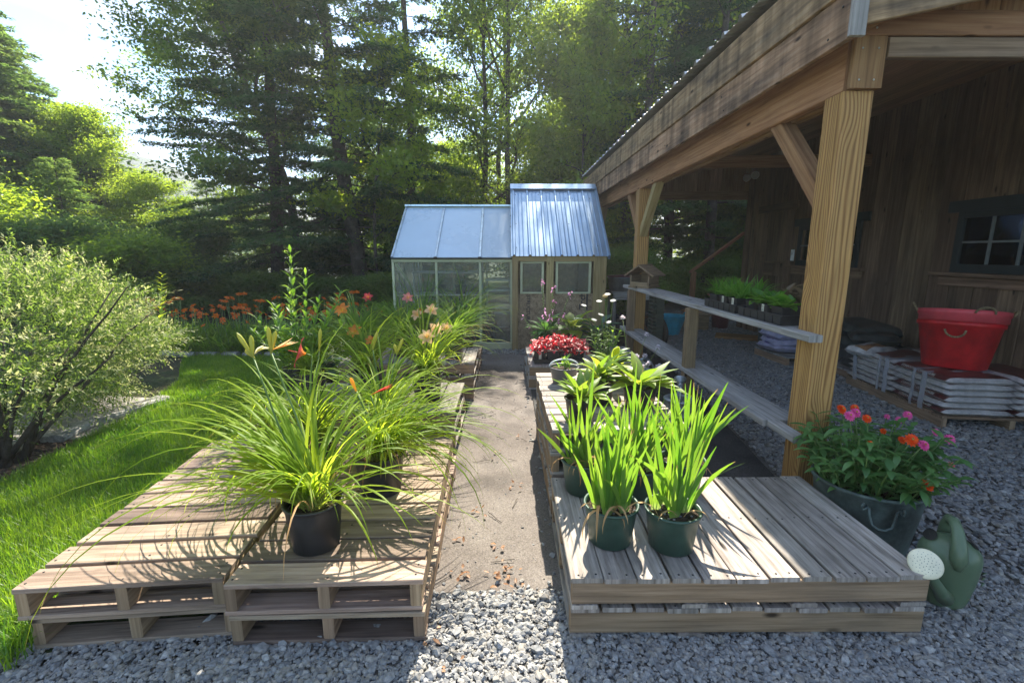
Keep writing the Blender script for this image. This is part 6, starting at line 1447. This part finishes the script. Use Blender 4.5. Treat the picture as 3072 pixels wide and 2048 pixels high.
# second and third rows
rs_ = np.random.default_rng(77); rows = [(-9.5, 19), (-7.2, 18.5), (-5, 18), (-3.6, 19.5), (-1.6, 20), (1.4, 19), (3, 21), (5, 22), (7.5, 22), (10, 21), (-11.5, 21), (12.5, 23), (-2.6, 24), (.6, 25), (3.6, 26), (6.6, 27), (-5.5, 25), (9.5, 28), (-8.2, 26), (13, 28), (-17, 20), (-15, 23), (-19, 25), (-20, 18)]
SIDE = lambda x: 'left of the big hemlocks' if x < -6 else 'behind the big hemlocks' if x < -2.5 else 'behind the greenhouse' if x < 1.5 else 'behind the porch roof'
for k, (x, y) in enumerate(rows):
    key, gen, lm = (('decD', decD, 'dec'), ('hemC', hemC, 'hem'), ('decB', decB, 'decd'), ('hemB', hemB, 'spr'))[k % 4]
    hz = {'decD': 13, 'hemC': 14, 'decB': 11, 'hemB': 11}[key]; Ht = y * rs_.uniform(.25, .40) if x > -7 else y * rs_.uniform(.13, .18)
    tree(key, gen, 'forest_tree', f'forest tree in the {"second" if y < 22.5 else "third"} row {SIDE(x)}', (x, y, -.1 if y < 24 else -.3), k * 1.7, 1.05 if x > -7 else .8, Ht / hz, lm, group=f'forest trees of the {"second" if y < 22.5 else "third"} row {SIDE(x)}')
# undergrowth along the wood edge
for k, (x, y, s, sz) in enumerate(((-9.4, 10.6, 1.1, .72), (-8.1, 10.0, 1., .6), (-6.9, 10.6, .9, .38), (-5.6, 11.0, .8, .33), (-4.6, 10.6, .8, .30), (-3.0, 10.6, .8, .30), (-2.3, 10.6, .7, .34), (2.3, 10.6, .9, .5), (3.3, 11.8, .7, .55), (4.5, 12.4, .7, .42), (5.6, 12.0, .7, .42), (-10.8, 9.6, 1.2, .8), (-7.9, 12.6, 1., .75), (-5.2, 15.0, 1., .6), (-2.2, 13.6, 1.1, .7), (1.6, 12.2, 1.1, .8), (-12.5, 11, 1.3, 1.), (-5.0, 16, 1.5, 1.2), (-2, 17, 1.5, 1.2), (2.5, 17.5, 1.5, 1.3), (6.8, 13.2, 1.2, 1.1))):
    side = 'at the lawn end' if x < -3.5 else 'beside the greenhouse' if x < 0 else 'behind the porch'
    tree('shrb', shrb, 'undergrowth_bush', f'green undergrowth bush {side}', (x, y, -.05), k * 2.1, s, sz, ('dec' if x < -7 else 'under') if k % 3 else ('spr' if x < -7 else 'decd'), group=f'undergrowth bushes {side}')  # brighter leaf materials at far left put sunlight into the colour
    PROTO['shrb']['category'] = 'bush'
for o in sc.objects:
    if o.name.startswith('undergrowth_bush'): o['category'] = 'bush'

# orange daylily bed along the lawn
def lily_clump():
    rs = random.Random(5); mb, ms, mf = MB(), MB(), MB()
    for k in range(170): arch(mb, (U(-.28, .28), U(-.2, .2), 0), U(0, 6.28), R(U(50, 86)), U(.8, 2.3), U(.4, .75), .008, 7)
    mf = []
    for k in range(11):
        b = Vector((U(-.3, .3), U(-.2, .2), 0)); tp = b + Vector((U(-.1, .1), U(-.1, .1), U(.5, .78))); ms.tube([b, tp], .004, 5)
        q = MB(); flower6(q, tp, (U(-.5, .5), U(-.9, .2), .7), U(.030, .043)); mf.append(q)
    return mb, ms, mf
for k, (x, y) in enumerate(((-5.3, 6.85), (-4.85, 6.75), (-4.4, 6.62), (-3.95, 6.6), (-3.5, 6.58), (-3.05, 6.6), (-2.6, 6.75), (-2.2, 7.0), (-5.1, 7.3), (-4.5, 7.2), (-3.9, 7.1), (-3.3, 7.1), (-2.8, 7.3), (-5.7, 7.4), (-6.2, 7.0))):
    if k == 0:
        mb, ms, mf = lily_clump(); LC = thing('orange_lily_clump', 'clump of orange lilies in the bed along the far edge of the lawn', 'flower clump', (x, y, -.02), 0, 'orange lily clumps in the bed'); mb.build('leaves', M['dl2'], LC); ms.build('stem', M['stem'], LC); tig = leafm('tiger orange petal', (.55, .09, .01), (.70, .17, .02), tr=.4, gloss=.03); [q.build('flower', tig, LC) for q in mf]
    else: c = copy_tree(LC); c.location = (x, y, -.02); c.rotation_euler = (0, 0, k * 2.2); c.scale = (1, 1, U(.85, 1.1))
# edging stones of that bed and flat stones of the walk
for k, (x, y) in enumerate(((-4.7, 6.42), (-4.4, 6.34), (-4.1, 6.33), (-3.8, 6.32), (-3.5, 6.3), (-3.2, 6.3), (-2.9, 6.3))):
    mb = MB(); mb.box((0, 0, .02), (U(.2, .28), .12, .07), ch=.02); o = mb.build('edging_stone', M['stone']); o.location = (x, y, 0); o.rotation_euler = (U(-.1, .1), 0, U(-.3, .3)); tag(o, 'small grey edging stone of the orange lily bed', 'stone', 'edging stones of the lily bed')
for k, (x, y, l, w_, r, lab) in enumerate(((-3.36, 4.2, .34, .16, 70, 'grey flat stone at the lawn edge, farthest one beside the shrub'), (-3.42, 3.86, .3, .16, 80, 'grey flat stone in the middle of the lawn edge beside the shrub'), (-3.45, 3.52, .32, .17, 95, 'pale flat stone at the lawn edge under the shrub branches'), (-3.62, 3.25, .34, .2, 110, 'pale flat stone nearest the shrub stems'), (-4.1, 3.6, .5, .4, 20, 'large grey flagstone under the variegated shrub'), (-4.6, 3.9, .5, .4, 60, 'large grey flagstone at the back of the variegated shrub'))):
    mb = MB(); mb.box((0, 0, .0), (l, w_, .06), ch=.018); o = mb.build('flat_stone', M['stone']); o.location = (x, y, .015); o.rotation_euler = (U(-.05, .05), U(-.05, .05), R(r)); tag(o, lab, 'stone')

# variegated shrub
vsb = thing('variegated_shrub', 'large cream and green variegated willow shrub at the left of the lawn', 'shrub', (-3.42, 2.95, -.01))
rs = np.random.default_rng(3); mb = MB()
CEN = np.array([-.86, .74, .68]); RAD = np.array([1.40, 1.30, .62])
P, D, N, Ls, T, MI = [], [], [], [], [], []
for k in range(20):
    a = rs.uniform(-1.2, 3.0); e_ = rs.uniform(.7, 1.25); pts = limb((rs.normal(0, .08), rs.normal(0, .08), 0), (math.cos(a) * math.cos(e_), math.sin(a) * math.cos(e_), math.sin(e_)), rs.uniform(.9, 1.5), 6, .0, .10, rs); mb.tube(pts, [.022, .019, .016, .013, .010, .007, .004], 6)
mb.build('stems', M['bark'], vsb)
for k in range(7800):
    d = unit(rs.normal(0, 1, 3)); 
    q = rs.uniform(.35, 1) ** .45; b = CEN + RAD * d * q * (1 + .13 * math.sin(5 * d[0] + 3 * d[1]) + .10 * math.sin(9 * d[2] + 6 * d[1]))
    if b[2] < .04 + .1 * rs.uniform() + .16 * max(0, b[0] + .9) * (b[1] < .4): continue
    L_ = rs.uniform(.14, .34); td = unit(d * .8 + np.array([0, -.05, .25]) + rs.normal(0, .35, 3)); m = int(L_ / .02); cream = rs.uniform() < (.44 if q > .8 else .28)
    for j in range(m):
        f = j / m; p = b + td * L_ * f + np.array([0, 0, -.12 * f * f * L_]); a = rs.uniform(0, 6.28); o_ = unit(np.cross(td, rs.normal(0, 1, 3))); P.append(p); D.append(td * .7 + o_ * .8); N.append(o_ * .2 + np.array([0, 0, 1.]) + rs.normal(0, .3, 3)); Ls.append(rs.uniform(.026, .046)); T.append(np.clip(rs.uniform(0, 1) * .6 + .3 * f, 0, 1)); MI.append(1 if cream and f > rs.uniform(0, .6) else 0)
for (x, y, z, h) in ((-.95, 1.1, 1.15, .62), (-1.35, .9, 1.05, .55), (-1.0, 1.1, 1.1, .4), (-.35, 1.1, 1.1, .3), (.55, .9, .85, .4)):   # long yellow green shoots
    for j in range(30):
        f = j / 30; a = rs.uniform(0, 6.28); P.append(np.array([x + .08 * f, y, z + h * f])); D.append(np.array([math.cos(a), math.sin(a), .5])); N.append(np.array([0, 0, 1.])); Ls.append(.085 * (1 - .4 * f)); T.append(rs.uniform(.5, 1)); MI.append(2)
P, D, N, Ls = map(np.array, (P, D, N, Ls)); V, F = leaf_cloud(P, D, unit(N), Ls, Ls * .33)
M['vg'] = leafm('green willow leaf', (.065, .13, .025), (.15, .22, .045), (.20, .34, .04), (.40, .52, .08), tr=.45, gloss=.05)
M['vc'] = leafm('cream willow leaf', (.36, .39, .15), (.55, .54, .27), (.56, .60, .20), (.74, .72, .34), tr=.45, gloss=.05)
mesh_np('foliage', V, F, T, [M['vg'], M['vc'], M['mapl']], vsb, mi=MI)

# far wooded hills
def hill(x0, x1, y0, h, name, label):
    n = 220; m = 16; xs_ = np.linspace(x0, x1, n); V = []
    for j in range(m):
        f = j / (m - 1)
        for x in xs_:
            u = (x - x0) / (x1 - x0); z = h * math.sin(PI * min(1, u)) ** .7 * math.sin(f * PI / 2) + rng.normal(0, .7) * f; V.append((x, y0 + 60 * f + 8 * math.sin(x * .02), z - 4 * (1 - f)))
    ii = np.arange(n * m).reshape(m, n); F = np.stack([ii[:-1, :-1], ii[:-1, 1:], ii[1:, 1:], ii[1:, :-1]], -1).reshape(-1, 4)
    o = mesh_np(name, np.array(V), F, rng.uniform(0, 1, len(F)), G_hill, kind='structure')
G_hill = groundm('wooded hill', [(.03, .06, .025), (.05, .10, .035), (.08, .13, .05)], .1, .7, bump=1., dist=2.)
hill(-400, -70, 130, 53, 'hills', ''); hill(-700, 500, 300, 38, 'hills', '')
# air between here and the hills
if HAZE:
    mb = MB(); m, t, o = nt('pale air'); pv = nd(t, 'VolumePrincipled'); pv.inputs['Color'].default_value = (.93, .95, .96, 1); pv.inputs['Density'].default_value = HAZE; pv.inputs['Anisotropy'].default_value = .35; lk(t, pv, 0, o, 'Volume')
    mb.box((0, 330, 10), (2200, 900, 76), ch=.1); mb.build('haze', m, kind='stuff')
